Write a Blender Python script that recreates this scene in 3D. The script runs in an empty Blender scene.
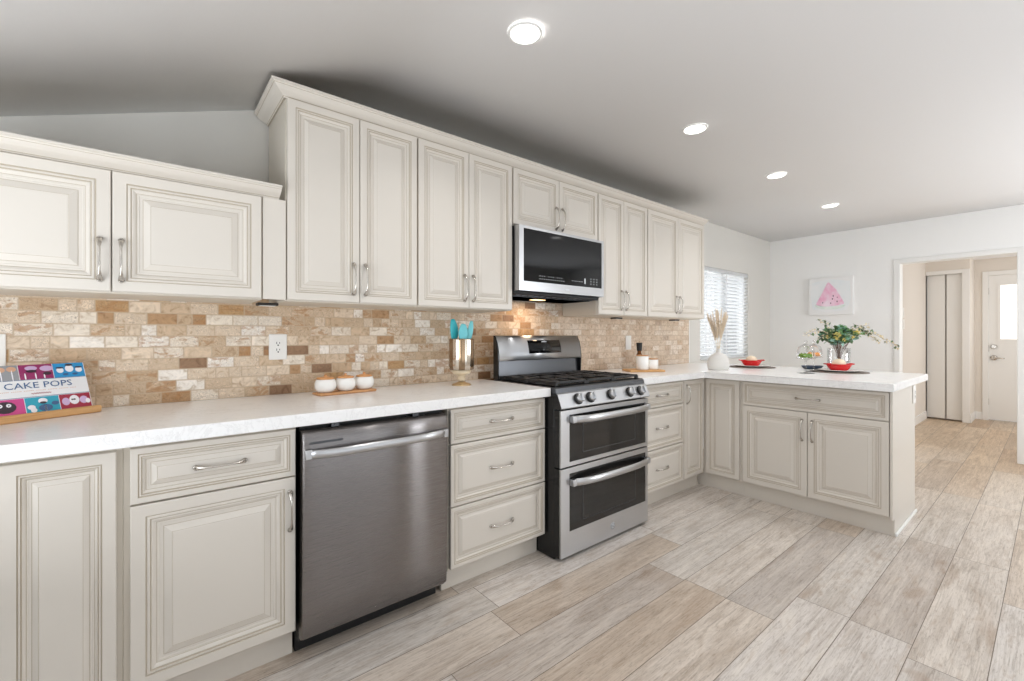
import bpy, bmesh, math, random
from mathutils import Vector, Matrix
random.seed(7)
SC = bpy.context.scene
COL = SC.collection
PI = math.pi

# ------------------------------------------------------------------ camera
F_PX, YAW = 445.43, 0.8851
CAM = (-1.6531, -2.3645, 1.1977)
cd = bpy.data.cameras.new('camera'); cam = bpy.data.objects.new('camera', cd); COL.objects.link(cam)
cd.sensor_fit = 'HORIZONTAL'; cd.sensor_width = 36.0; cd.lens = F_PX * 36.0 / 1024
cd.shift_y = -(340.5 - 335.0) / 1024
cd.clip_start = 0.02; cd.clip_end = 200
cam.location = CAM; cam.rotation_euler = (PI / 2, 0, YAW - PI / 2)
SC.camera = cam

# ------------------------------------------------------------------ colour, world, big lights
SC.view_settings.view_transform = 'Standard'; SC.view_settings.look = 'None'
SC.view_settings.gamma = 1.0; SC.view_settings.use_curve_mapping = False
SC.view_settings.exposure = 0.03
try:
    SC.cycles.use_denoising = True; SC.cycles.max_bounces = 14; SC.cycles.diffuse_bounces = 8
    SC.cycles.transmission_bounces = 12; SC.cycles.transparent_max_bounces = 24
    SC.cycles.sample_clamp_indirect = 6.0; SC.cycles.caustics_reflective = False; SC.cycles.caustics_refractive = False
except Exception:
    pass
W = bpy.data.worlds.new('sky'); SC.world = W; W.use_nodes = True
bg = W.node_tree.nodes['Background']; bg.inputs[0].default_value = (0.90, 0.95, 1.0, 1); bg.inputs[1].default_value = 0.7

def area(name, loc, rot, sx, sy, power, color=(1, 1, 1), shape='RECTANGLE', parent=None, spread=PI):
    l = bpy.data.lights.new(name, 'AREA'); l.shape = shape; l.size = sx; l.size_y = sy; l.energy = power
    l.color = color; l.spread = spread
    o = bpy.data.objects.new(name, l); COL.objects.link(o); o.location = loc; o.rotation_euler = rot
    if parent: o.parent = parent
    return o
# added fill lights at made-up openings and in the hall; kitchen window is real
area('added_fill_rear', (-0.7, -4.75, 0.7), (PI / 2 + 1.2, 0, 0), 4.0, 2.0, 38, (0.91, 0.955, 1.0))
area('added_fill_living', (3.2, -4.60, 1.2), (PI / 2 + 0.5, 0, 0), 1.3, 1.2, 52, (0.91, 0.955, 1.0))
area('added_fill_side', (-2.92, -1.6, 0.95), (PI / 2 + 1.15, 0, -PI / 2), 1.6, 1.2, 40, (0.91, 0.955, 1.0))
area('added_fill_hall', (6.1, -3.05, 1.2), (PI / 2, 0, 0), 1.6, 1.8, 16, (1.0, 0.95, 0.9))  # fill added to brighten the hall, no window behind it
area('daylight_kitchen_window', (3.4, 0.35, 1.45), (-PI / 2, 0, 0), 1.1, 1.0, 13, (0.95, 0.98, 1.0))

# ------------------------------------------------------------------ materials
def lin(c):
    c = c / 255.0
    return c / 12.92 if c <= 0.04045 else ((c + 0.055) / 1.055) ** 2.4
def rgb(r, g, b): return (lin(r), lin(g), lin(b), 1)
def newmat(name):
    m = bpy.data.materials.new(name); m.use_nodes = True
    return m, m.node_tree.nodes, m.node_tree.links, m.node_tree.nodes['Principled BSDF']
def mat(name, col, rough=0.5, metal=0.0, **kw):
    m, n, l, b = newmat(name)
    b.inputs['Base Color'].default_value = col; b.inputs['Roughness'].default_value = rough; b.inputs['Metallic'].default_value = metal
    for k, v in kw.items(): b.inputs[k.replace('_', ' ')].default_value = v
    return m
def emis(name, col, s):
    m, n, l, b = newmat(name)
    b.inputs['Base Color'].default_value = col; b.inputs['Emission Color'].default_value = col; b.inputs['Emission Strength'].default_value = s
    return m
def math_node(n, l, op, a, b=None, c=None):
    x = n.new('ShaderNodeMath'); x.operation = op
    for i, v in enumerate((a, b, c)):
        if v is None: continue
        if isinstance(v, (int, float)): x.inputs[i].default_value = v
        else: l.new(v, x.inputs[i])
    return x.outputs[0]
def mixc(n, l, fac, a, b, mode='MIX'):
    x = n.new('ShaderNodeMix'); x.data_type = 'RGBA'; x.blend_type = mode
    for s, v in ((x.inputs[0], fac), (x.inputs[6], a), (x.inputs[7], b)):
        if isinstance(v, (int, float, tuple)): s.default_value = v
        else: l.new(v, s)
    return x.outputs[2]
def ramp(n, l, fac, stops, interp='LINEAR'):
    r = n.new('ShaderNodeValToRGB'); e = r.color_ramp.elements; r.color_ramp.interpolation = interp
    while len(e) < len(stops): e.new(0.5)
    for k, (p, c) in zip(e, stops): k.position = p; k.color = c
    if fac is not None: l.new(fac, r.inputs[0])
    return r.outputs[0]
def noise(n, l, vec, scale, detail=4, rough=0.55, dist=0.0):
    x = n.new('ShaderNodeTexNoise'); x.inputs['Scale'].default_value = scale; x.inputs['Detail'].default_value = detail
    x.inputs['Roughness'].default_value = rough; x.inputs['Distortion'].default_value = dist
    if vec is not None: l.new(vec, x.inputs['Vector'])
    return x.outputs[0]
def mapping(n, l, vec, scale=(1, 1, 1), loc=(0, 0, 0)):
    x = n.new('ShaderNodeMapping'); x.inputs['Scale'].default_value = scale; x.inputs['Location'].default_value = loc
    l.new(vec, x.inputs['Vector']); return x.outputs[0]
def comb(n, l, x=0.0, y=0.0, z=0.0):
    c = n.new('ShaderNodeCombineXYZ')
    for i, v in enumerate((x, y, z)):
        if isinstance(v, (int, float)): c.inputs[i].default_value = v
        else: l.new(v, c.inputs[i])
    return c.outputs[0]
def white(n, l, vec, dim='3D'):
    w = n.new('ShaderNodeTexWhiteNoise'); w.noise_dimensions = dim; l.new(vec, w.inputs['Vector'])
    return w.outputs[0], w.outputs[1]
def objco(n):
    return n.new('ShaderNodeTexCoord').outputs['Object']

def wood_plank_floor():
    m, n, l, b = newmat('weathered_oak_planks')
    co = objco(n); s = n.new('ShaderNodeSeparateXYZ'); l.new(co, s.inputs[0])
    WD, LN = 0.2, 1.2
    r = math_node(n, l, 'DIVIDE', math_node(n, l, 'ADD', s.outputs[1], 0.0125), WD)
    row = math_node(n, l, 'FLOOR', r); fy = math_node(n, l, 'FRACT', r)
    off, _ = white(n, l, comb(n, l, math_node(n, l, 'ADD', row, 31.7), 3.1, 0))
    u = math_node(n, l, 'ADD', math_node(n, l, 'DIVIDE', s.outputs[0], LN), math_node(n, l, 'MULTIPLY', off, 7.0))
    colm = math_node(n, l, 'FLOOR', u); fx = math_node(n, l, 'FRACT', u)
    idv = comb(n, l, row, colm, 0.5)
    rv, rc = white(n, l, idv)
    rv2, _ = white(n, l, comb(n, l, row, colm, 9.5))
    base = ramp(n, l, rv, [(0.0, rgb(202, 195, 189)), (0.2, rgb(217, 211, 206)), (0.45, rgb(206, 200, 194)), (0.65, rgb(216, 206, 196)), (0.82, rgb(196, 181, 166)), (1.0, rgb(192, 187, 184))])
    shift = n.new('ShaderNodeVectorMath'); shift.operation = 'MULTIPLY_ADD'
    l.new(rc, shift.inputs[0]); shift.inputs[1].default_value = (17, 17, 17); l.new(co, shift.inputs[2])
    p = shift.outputs[0]
    g1 = noise(n, l, mapping(n, l, p, (3.2, 64, 3)), 1.0, 8, 0.72, 1.4)
    g2 = noise(n, l, mapping(n, l, p, (1.1, 7, 1)), 1.6, 5, 0.6, 1.2)
    g3 = noise(n, l, mapping(n, l, p, (2.4, 6.0, 1)), 1.0, 3, 0.5, 0.8)
    g4 = noise(n, l, mapping(n, l, p, (5, 210, 9)), 1.0, 3, 0.6, 0.2)
    c = mixc(n, l, 1.0, base, ramp(n, l, g1, [(0.32, (0.62, 0.59, 0.56, 1)), (0.46, (0.93, 0.92, 0.91, 1)), (0.56, (1.0, 1.0, 1.0, 1)), (0.68, (1.08, 1.08, 1.08, 1))]), 'MULTIPLY')
    c = mixc(n, l, 1.0, c, ramp(n, l, g4, [(0.3, (0.84, 0.82, 0.80, 1)), (0.5, (1, 1, 1, 1))]), 'MULTIPLY')
    c = mixc(n, l, 0.6, c, ramp(n, l, g2, [(0.34, (0.72, 0.67, 0.62, 1)), (0.5, (1, 1, 1, 1)), (0.7, (1.1, 1.08, 1.04, 1))]), 'MULTIPLY')
    g5 = noise(n, l, mapping(n, l, p, (26, 150, 9)), 1.0, 4, 0.7, 0.8)
    c = mixc(n, l, 1.0, c, ramp(n, l, g5, [(0.34, (0.74, 0.71, 0.68, 1)), (0.46, (1, 1, 1, 1)), (0.66, (1.05, 1.05, 1.05, 1))]), 'MULTIPLY')
    g6 = noise(n, l, mapping(n, l, p, (5, 16, 1)), 1.0, 5, 0.62, 2.2)
    c = mixc(n, l, math_node(n, l, 'MULTIPLY', ramp(n, l, g6, [(0.54, (0, 0, 0, 1)), (0.68, (1, 1, 1, 1))]), 0.38), c, rgb(172, 150, 128))
    kn = ramp(n, l, g3, [(0.60, (0, 0, 0, 1)), (0.74, (1, 1, 1, 1))])
    kn = math_node(n, l, 'MULTIPLY', kn, math_node(n, l, 'MULTIPLY', rv2, 0.75))
    c = mixc(n, l, kn, c, rgb(150, 120, 92))
    wh = math_node(n, l, 'MULTIPLY', ramp(n, l, g2, [(0.55, (0, 0, 0, 1)), (0.70, (1, 1, 1, 1))]), 0.30)
    c = mixc(n, l, wh, c, rgb(228, 222, 214))
    # browner planks were laid toward the hall
    mr = n.new('ShaderNodeMapRange'); l.new(math_node(n, l, 'ADD', s.outputs[0], rv2), mr.inputs[0]); mr.inputs[1].default_value = 2.6; mr.inputs[2].default_value = 5.2; mr.inputs[4].default_value = 0.85
    c = mixc(n, l, mr.outputs[0], c, mixc(n, l, 1.0, c, (0.92, 0.76, 0.56, 1), 'MULTIPLY'))
    ey = math_node(n, l, 'MULTIPLY', math_node(n, l, 'MINIMUM', fy, math_node(n, l, 'SUBTRACT', 1.0, fy)), WD)
    ex = math_node(n, l, 'MULTIPLY', math_node(n, l, 'MINIMUM', fx, math_node(n, l, 'SUBTRACT', 1.0, fx)), LN)
    e = math_node(n, l, 'MINIMUM', ex, ey)
    seam = math_node(n, l, 'LESS_THAN', e, 0.0014)
    c = mixc(n, l, seam, c, rgb(112, 100, 88))
    l.new(c, b.inputs['Base Color'])
    l.new(ramp(n, l, g1, [(0.2, (0.42, 0.42, 0.42, 1)), (0.8, (0.30, 0.30, 0.30, 1))]), b.inputs['Roughness'])
    bp = n.new('ShaderNodeBump'); bp.inputs['Strength'].default_value = 0.25; bp.inputs['Distance'].default_value = 0.002
    l.new(math_node(n, l, 'SUBTRACT', g1, seam), bp.inputs['Height']); l.new(bp.outputs[0], b.inputs['Normal'])
    return m

def travertine():
    m, n, l, b = newmat('split_travertine_tile')
    co = objco(n); s = n.new('ShaderNodeSeparateXYZ'); l.new(co, s.inputs[0])
    H, Wd = 0.0468, 0.1
    r = math_node(n, l, 'DIVIDE', math_node(n, l, 'SUBTRACT', s.outputs[2], 0.913), H)
    row = math_node(n, l, 'FLOOR', r); fz = math_node(n, l, 'FRACT', r)
    off, _ = white(n, l, comb(n, l, row, 5.3, 1.0))
    half = math_node(n, l, 'MULTIPLY', math_node(n, l, 'MODULO', math_node(n, l, 'ADD', row, 40.0), 2.0), 0.5)
    u = math_node(n, l, 'ADD', math_node(n, l, 'DIVIDE', s.outputs[0], Wd), math_node(n, l, 'ADD', half, math_node(n, l, 'MULTIPLY', off, 0.35)))
    cm = math_node(n, l, 'FLOOR', u); fx = math_node(n, l, 'FRACT', u)
    # some tiles are cut in half
    cut, _ = white(n, l, comb(n, l, row, cm, 77.0))
    iscut = math_node(n, l, 'GREATER_THAN', cut, 0.83)
    hx = math_node(n, l, 'GREATER_THAN', fx, 0.5)
    sub = math_node(n, l, 'MULTIPLY', iscut, hx)
    rv, rc = white(n, l, comb(n, l, row, cm, math_node(n, l, 'ADD', sub, 2.0)))
    rv2, _ = white(n, l, comb(n, l, row, cm, math_node(n, l, 'ADD', sub, 12.0)))
    base = ramp(n, l, rv, [(0.0, rgb(222, 204, 182)), (0.14, rgb(206, 182, 154)), (0.28, rgb(234, 223, 208)), (0.42, rgb(214, 192, 166)), (0.56, rgb(226, 208, 186)),
                           (0.68, rgb(200, 174, 144)), (0.78, rgb(242, 235, 226)), (0.89, rgb(182, 146, 108)), (0.935, rgb(192, 156, 112)), (0.968, rgb(150, 118, 90))], 'CONSTANT')
    # the lot laid past the range is paler and more even
    lot = math_node(n, l, 'MULTIPLY', math_node(n, l, 'GREATER_THAN', s.outputs[0], 0.72), 0.62)
    base = mixc(n, l, lot, base, rgb(222, 204, 186))
    shift = n.new('ShaderNodeVectorMath'); shift.operation = 'MULTIPLY_ADD'
    l.new(rc, shift.inputs[0]); shift.inputs[1].default_value = (9, 9, 9); l.new(co, shift.inputs[2]); p = shift.outputs[0]
    n1 = noise(n, l, p, 26, 6, 0.65, 1.5)
    n2 = noise(n, l, p, 60, 5, 0.6, 2.5)
    n3 = noise(n, l, mapping(n, l, p, (1, 1, 2.2)), 14, 3, 0.6, 1.0)
    c = mixc(n, l, 0.8, base, ramp(n, l, n1, [(0.35, (0.60, 0.50, 0.40, 1)), (0.45, (0.90, 0.87, 0.83, 1)), (0.52, (1, 1, 1, 1)), (0.65, (1.16, 1.14, 1.12, 1))]), 'MULTIPLY')
    och = math_node(n, l, 'MULTIPLY', ramp(n, l, n3, [(0.50, (0, 0, 0, 1)), (0.58, (1, 1, 1, 1))]), math_node(n, l, 'GREATER_THAN', rv2, 0.66))
    och = math_node(n, l, 'MULTIPLY', och, math_node(n, l, 'SUBTRACT', 1.0, lot))
    c = mixc(n, l, math_node(n, l, 'MULTIPLY', och, 0.6), c, rgb(178, 130, 82))
    vein = ramp(n, l, n2, [(0.44, (0, 0, 0, 1)), (0.48, (1, 1, 1, 1)), (0.52, (0, 0, 0, 1))])
    vm = math_node(n, l, 'MULTIPLY', vein, math_node(n, l, 'MULTIPLY', ramp(n, l, n1, [(0.46, (0, 0, 0, 1)), (0.54, (1, 1, 1, 1))]), math_node(n, l, 'GREATER_THAN', rv2, 0.35)))
    c = mixc(n, l, math_node(n, l, 'MULTIPLY', vm, math_node(n, l, 'SUBTRACT', 0.75, lot)), c, rgb(104, 80, 60))
    fxx = math_node(n, l, 'MINIMUM', fx, math_node(n, l, 'SUBTRACT', 1.0, fx))
    cutd = math_node(n, l, 'ADD', math_node(n, l, 'ABSOLUTE', math_node(n, l, 'SUBTRACT', fx, 0.5)), math_node(n, l, 'SUBTRACT', 1.0, iscut))
    ex = math_node(n, l, 'MULTIPLY', math_node(n, l, 'MINIMUM', fxx, cutd), Wd)
    ez = math_node(n, l, 'MULTIPLY', math_node(n, l, 'MINIMUM', fz, math_node(n, l, 'SUBTRACT', 1.0, fz)), H)
    e = math_node(n, l, 'MINIMUM', ex, ez)
    gr = ramp(n, l, e, [(0.0010, (1, 1, 1, 1)), (0.0022, (0, 0, 0, 1))])
    c = mixc(n, l, gr, c, rgb(196, 174, 148))
    l.new(c, b.inputs['Base Color']); b.inputs['Roughness'].default_value = 0.55
    bp = n.new('ShaderNodeBump'); bp.inputs['Strength'].default_value = 0.5; bp.inputs['Distance'].default_value = 0.002
    l.new(math_node(n, l, 'SUBTRACT', math_node(n, l, 'MULTIPLY', n1, 0.5), gr), bp.inputs['Height']); l.new(bp.outputs[0], b.inputs['Normal'])
    return m

def quartz():
    m, n, l, b = newmat('white_quartz')
    co = objco(n)
    a = noise(n, l, mapping(n, l, co, (1, 1, 1)), 3.5, 7, 0.7, 1.8)
    c = ramp(n, l, a, [(0.46, rgb(243, 243, 243)), (0.494, rgb(232, 232, 232)), (0.50, rgb(244, 244, 244)), (0.7, rgb(240, 240, 240))])
    a2 = noise(n, l, co, 38, 4, 0.6, 0.4)
    c = mixc(n, l, 1.0, c, ramp(n, l, a2, [(0.3, (0.95, 0.947, 0.943, 1)), (0.45, (1, 1, 1, 1))]), 'MULTIPLY')
    l.new(c, b.inputs['Base Color']); b.inputs['Roughness'].default_value = 0.22
    return m

def steel(name, col=(150, 150, 152), rough=0.28, aniso=0.6, tang=(0, 0, 1)):
    m, n, l, b = newmat(name)
    g = noise(n, l, mapping(n, l, objco(n), (2, 2, 220)), 4, 3, 0.6)
    l.new(ramp(n, l, g, [(0.3, (rough * 0.97,) * 3 + (1,)), (0.7, (rough * 1.03,) * 3 + (1,))]), b.inputs['Roughness'])
    b.inputs['Base Color'].default_value = rgb(*col); b.inputs['Metallic'].default_value = 1.0
    b.inputs['Anisotropic'].default_value = aniso; l.new(comb(n, l, *tang), b.inputs['Tangent'])
    return m

def wood(name, c1, c2, scale=(4, 40, 40), rough=0.5):
    m, n, l, b = newmat(name)
    g = noise(n, l, mapping(n, l, objco(n), scale), 1.5, 5, 0.6, 0.8)
    l.new(ramp(n, l, g, [(0.3, c1), (0.7, c2)]), b.inputs['Base Color']); b.inputs['Roughness'].default_value = rough
    return m

def glass(name, tint=(1, 1, 1, 1), refl=0.10):
    m, n, l, b = newmat(name); n.remove(b)
    out = n['Material Output']; tr = n.new('ShaderNodeBsdfTransparent'); tr.inputs[0].default_value = tint
    gl = n.new('ShaderNodeBsdfGlossy'); gl.inputs['Roughness'].default_value = 0.03
    fr = n.new('ShaderNodeLayerWeight'); fr.inputs[0].default_value = 0.35
    mx = n.new('ShaderNodeMixShader'); f = math_node(n, l, 'ADD', math_node(n, l, 'MULTIPLY', fr.outputs[0], 0.55), refl * 0.3)
    l.new(f, mx.inputs[0]); l.new(tr.outputs[0], mx.inputs[1]); l.new(gl.outputs[0], mx.inputs[2]); l.new(mx.outputs[0], out.inputs[0])
    return m

def textured_paint(name, col, rough=0.9, bump=0.03):
    m, n, l, b = newmat(name)
    b.inputs['Base Color'].default_value = col; b.inputs['Roughness'].default_value = rough
    bp = n.new('ShaderNodeBump'); bp.inputs['Strength'].default_value = bump; bp.inputs['Distance'].default_value = 0.01
    l.new(noise(n, l, objco(n), 60, 3), bp.inputs['Height']); l.new(bp.outputs[0], b.inputs['Normal'])
    return m

def emissive_white(name, s): return emis(name, (1, 0.98, 0.95, 1), s)

M = {}
M['floor'] = wood_plank_floor(); M['tile'] = travertine(); M['quartz'] = quartz()
M['wall'] = textured_paint('wall_paint_shaded', rgb(216, 214, 209)); M['wallfar'] = textured_paint('wall_paint_lit', rgb(243, 243, 242)); M['ceil'] = textured_paint('ceiling_paint', rgb(240, 240, 241))  # wall paint split: back wall colour darkened for shade, far wall lightened for light
M['hallwall'] = textured_paint('hall_wall_paint', rgb(226, 220, 212))
M['trim'] = mat('white_trim_paint', rgb(238, 238, 236), 0.4)
M['cream'] = mat('antique_cream_lacquer', rgb(216, 210, 201), 0.33)
M['glaze'] = mat('brown_glaze', rgb(184, 173, 156), 0.45)
M['creamin'] = mat('cabinet_case', rgb(210, 203, 191), 0.45)
M['nickel'] = mat('satin_nickel', rgb(206, 201, 194), 0.22, 1.0)
M['steel'] = steel('brushed_stainless', (140, 136, 135), 0.27, 0.92)
M['steel2'] = steel('stainless_trim', (196, 197, 199), 0.30, 0.6)
M['darksteel'] = steel('dark_stainless', (92, 93, 96), 0.32, 0.5)
M['black'] = mat('black_enamel', rgb(22, 22, 23), 0.25)
M['blackmatte'] = mat('black_plastic', rgb(20, 20, 21), 0.5)
M['iron'] = mat('cast_iron', rgb(34, 34, 36), 0.45)
M['blackglass'] = mat('black_glass', rgb(12, 13, 15), 0.05, 0.0, Specular_IOR_Level=0.3)
M['ovenglass'] = mat('oven_window_glass', rgb(30, 29, 28), 0.06)
M['print'] = mat('pale_print', rgb(205, 208, 212), 0.5)
M['plate'] = mat('white_plastic', rgb(240, 238, 234), 0.35)
M['slot'] = mat('dark_slot', rgb(50, 46, 42), 0.6)
M['bamboo'] = wood('bamboo_wood', rgb(196, 146, 92), rgb(222, 176, 120))
M['lightwood'] = wood('acacia_wood', rgb(182, 128, 82), rgb(216, 166, 116), (20, 20, 20))
M['lidwood'] = wood('polished_copper_wood', rgb(190, 128, 78), rgb(226, 168, 112), (20, 20, 20), .2)
M['ceramic'] = mat('white_ceramic', rgb(244, 243, 240), 0.18)
M['matceramic'] = mat('matte_white_ceramic', rgb(216, 214, 210), 0.6)
M['stopper'] = mat('black_stopper', rgb(14, 14, 14), 0.45)
M['amber'] = mat('amber_bottle', rgb(120, 76, 40), 0.15)
M['turq'] = mat('turquoise_silicone', rgb(60, 188, 200), 0.4)
M['turq2'] = mat('pale_turquoise_silicone', rgb(120, 214, 224), 0.4)
M['glass'] = glass('clear_glass')
M['gold'] = mat('antique_gold', rgb(206, 180, 140), 0.3, 0.75)
M['mercury'] = mat('mercury_glass', rgb(214, 204, 190), 0.12, 0.85)
M['mercurydark'] = mat('bronzed_mercury_glass', rgb(150, 126, 100), 0.15, 0.85)
M['red'] = mat('red_ceramic', rgb(206, 22, 26), 0.2)
M['bread'] = mat('cream_bread', rgb(240, 222, 196), 0.8)
M['whiteplate'] = mat('white_plate_glaze', rgb(240, 238, 234), 0.2)
M['placemat'] = mat('woven_taupe_placemat', rgb(120, 110, 102), 0.85)
M['navy'] = mat('navy_stoneware', rgb(46, 62, 84), 0.4)
M['leaf'] = mat('eucalyptus_leaf', rgb(142, 184, 134), 0.55); M['leaf2'] = mat('blue_green_leaf', rgb(156, 198, 182), 0.55)
M['leafd'] = mat('dark_leaf', rgb(104, 128, 92), 0.55)
M['stem'] = mat('brown_stem', rgb(112, 84, 66), 0.7); M['yellow'] = mat('yellow_petal', rgb(248, 232, 150), 0.6)
M['blossom'] = mat('cream_blossom', rgb(236, 222, 190), 0.7)
M['pampas'] = mat('dried_pampas', rgb(236, 222, 200), 0.9)
M['lime'] = mat('lime_green', rgb(110, 150, 40), 0.5); M['orange'] = mat('orange_slice', rgb(240, 160, 70), 0.5)
M['canvas'] = mat('canvas_white', rgb(240, 240, 240), 0.8)
M['lens'] = emissive_white('lit_lens', 5.0)
M['doorglass'] = emis('daylit_obscure_glass', (1.0, 0.97, 0.93, 1), 1.1)
M['blind'] = mat('white_blind_slat', rgb(244, 245, 247), 0.5, 0.0)
def blind_mat():
    m, n, l, b = newmat('white_translucent_slat'); b.inputs['Base Color'].default_value = rgb(246, 247, 248); b.inputs['Roughness'].default_value = .5
    t = n.new('ShaderNodeBsdfTranslucent'); t.inputs[0].default_value = rgb(246, 247, 248); mx = n.new('ShaderNodeMixShader'); mx.inputs[0].default_value = .5
    l.new(b.outputs[0], mx.inputs[1]); l.new(t.outputs[0], mx.inputs[2]); l.new(mx.outputs[0], n['Material Output'].inputs[0]); return m
M['blind'] = blind_mat()
M['warmlens'] = emis('warm_lamp_lens', (1.0, 0.62, 0.3, 1), 4.0)

# ------------------------------------------------------------------ mesh helpers
class MB:
    def __init__(s): s.bm = bmesh.new(); s.smooth = []
    def face(s, vs, mi=0, sm=False):
        try:
            f = s.bm.faces.new(vs); f.material_index = mi; f.smooth = sm; return f
        except ValueError: return None
    def box(s, x0, x1, y0, y1, z0, z1, mi=0, bev=0.0, seg=2):
        x0, x1 = min(x0, x1), max(x0, x1); y0, y1 = min(y0, y1), max(y0, y1); z0, z1 = min(z0, z1), max(z0, z1)
        v = [s.bm.verts.new(p) for p in ((x0, y0, z0), (x1, y0, z0), (x1, y1, z0), (x0, y1, z0), (x0, y0, z1), (x1, y0, z1), (x1, y1, z1), (x0, y1, z1))]
        fs = [s.face([v[i] for i in q], mi) for q in ((0, 3, 2, 1), (4, 5, 6, 7), (0, 1, 5, 4), (1, 2, 6, 5), (2, 3, 7, 6), (3, 0, 4, 7))]
        if bev > 0:
            es = list({e for f in fs for e in f.edges})
            r = bmesh.ops.bevel(s.bm, geom=es, offset=bev, segments=seg, affect='EDGES', profile=0.5)
            for f in r['faces']: f.material_index = mi; f.smooth = True
        return s
    def ring(s, pts): return [s.bm.verts.new(p) for p in pts]
    def bridge(s, a, b, mi=0, sm=True, closed=True):
        n = len(a)
        for i in range(n if closed else n - 1):
            j = (i + 1) % n; s.face([a[i], a[j], b[j], b[i]], mi, sm)
    def lathe(s, prof, c=(0, 0, 0), seg=24, mi=0, axis='z', sx=1.0, sy=1.0, cap=True):
        rings = []
        for r, h in prof:
            pts = []
            for i in range(seg):
                a = 2 * PI * i / seg; x, y = r * math.cos(a) * sx, r * math.sin(a) * sy
                p = {'z': (x, y, h), 'y': (x, h, -y), 'x': (h, x, y)}[axis]
                pts.append((c[0] + p[0], c[1] + p[1], c[2] + p[2]))
            rings.append(s.ring(pts))
        for a, b in zip(rings, rings[1:]): s.bridge(a, b, mi)
        if cap:
            if prof[0][0] > 1e-5: s.face(rings[0][::-1], mi)
            if prof[-1][0] > 1e-5: s.face(rings[-1], mi)
        return s
    def sweep(s, pts, rad, seg=10, mi=0, up=(0, 0, 1), cap=True):
        pts = [Vector(p) for p in pts]; rings = []
        if not callable(rad):
            rr = rad; rad = lambda t: (rr, rr)
        for i, p in enumerate(pts):
            t = (pts[min(i + 1, len(pts) - 1)] - pts[max(i - 1, 0)]).normalized(); u = Vector(up)
            if abs(t.dot(u)) > 0.98: u = Vector((1, 0, 0)) if abs(t.x) < 0.9 else Vector((0, 1, 0))
            sd = t.cross(u).normalized(); u = sd.cross(t).normalized()
            a, b = rad(i / (len(pts) - 1))
            rings.append(s.ring([p + sd * (a * math.cos(2 * PI * k / seg)) + u * (b * math.sin(2 * PI * k / seg)) for k in range(seg)]))
        for a, b in zip(rings, rings[1:]): s.bridge(a, b, mi)
        if cap: s.face(rings[0][::-1], mi); s.face(rings[-1], mi)
        return s
    def prism(s, poly, axis, a, b, mi=0, sm=False):
        """extrude a closed polygon of 2-D points along axis 'x','y' or 'z' from a to b"""
        def P(p, t): return {'x': (t, p[0], p[1]), 'y': (p[0], t, p[1]), 'z': (p[0], p[1], t)}[axis]
        A = s.ring([P(p, a) for p in poly]); B = s.ring([P(p, b) for p in poly])
        s.bridge(A, B, mi, sm); s.face(A[::-1], mi); s.face(B, mi); return s
    def ball(s, c, r, mi=0, seg=12, rings=8, sz=1.0):
        prof = [(max(r * math.sin(PI * i / rings), 1e-6), -r * sz * math.cos(PI * i / rings)) for i in range(rings + 1)]
        return s.lathe(prof, c, seg, mi, cap=False)
    def mesh(s, name):
        bmesh.ops.remove_doubles(s.bm, verts=s.bm.verts, dist=1e-6)
        bmesh.ops.recalc_face_normals(s.bm, faces=s.bm.faces)
        me = bpy.data.meshes.new(name); s.bm.to_mesh(me); s.bm.free(); return me

def obj(name, mb, mats, parent=None, loc=(0, 0, 0), rot=(0, 0, 0), label=None):
    me = mb.mesh(name) if isinstance(mb, MB) else mb
    if isinstance(mb, MB):
        for m in (mats if isinstance(mats, (list, tuple)) else [mats]): me.materials.append(m)
    o = bpy.data.objects.new(name, me); COL.objects.link(o); o.location = loc; o.rotation_euler = rot
    if parent is not None: o.parent = parent
    if label: o['label'] = label
    return o
def tag(o, label, cat, group=None, kind=None):
    o['label'] = label; o['category'] = cat
    if group: o['group'] = group
    if kind: o['kind'] = kind
    return o
def thing(name, label, cat, loc=(0, 0, 0), rotz=0.0, group=None):
    o = bpy.data.objects.new(name, None); COL.objects.link(o); o.location = loc; o.rotation_euler = (0, 0, rotz)
    o.empty_display_size = 0.1
    return tag(o, label, cat, group, 'thing')
def struct(name, mb, mats, label=None, parent=None, cat=None):
    o = obj(name, mb, mats, parent)
    o['kind'] = 'structure'
    if label: o['label'] = label
    if cat: o['category'] = cat
    return o
def copy_thing(root, loc, rotz=None, label=None):
    r = root.copy(); COL.objects.link(r); r.location = loc
    if rotz is not None: r.rotation_euler = (0, 0, rotz)
    if label: r['label'] = label
    for ch in list(root.children):
        c = ch.copy(); COL.objects.link(c); c.parent = r
        if c.type == 'LIGHT': continue
        for g in list(ch.children):
            d = g.copy(); COL.objects.link(d); d.parent = c
    return r

# ------------------------------------------------------------------ the setting
CEIL = 2.41
XL, XF, YB = -2.8, 4.627, -4.4
def ceil_z(x):
    d = -0.80 - x
    return CEIL - 0.35 * (0.5 * (d + math.sqrt(d * d + 0.012)))
mb = MB(); mb.box(XL - .1, 8.6, YB - .2, 0.12, -0.08, 0.0); struct('floor', mb, M['floor'], 'weathered light oak plank floor', cat='floor')
mb = MB()
xs = [XL - .1 + i * (2.9 / 29) for i in range(30)] + [0.3, 1.0, 2.0, 3.0, 4.0, XF + .1]
lo = []; hi = []
for x in xs:
    lo.append([mb.bm.verts.new((x, y, ceil_z(x))) for y in (YB - .1, -2.2, 0.12)])
    hi.append([mb.bm.verts.new((x, y, ceil_z(x) + 0.1)) for y in (YB - .1, -2.2, 0.12)])
for g, flip in ((lo, 1), (hi, 0)):
    for a, b in zip(g, g[1:]):
        for k in range(2):
            q = [a[k], b[k], b[k + 1], a[k + 1]]; mb.face(q[::-1] if flip else q, 0, True)
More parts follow.
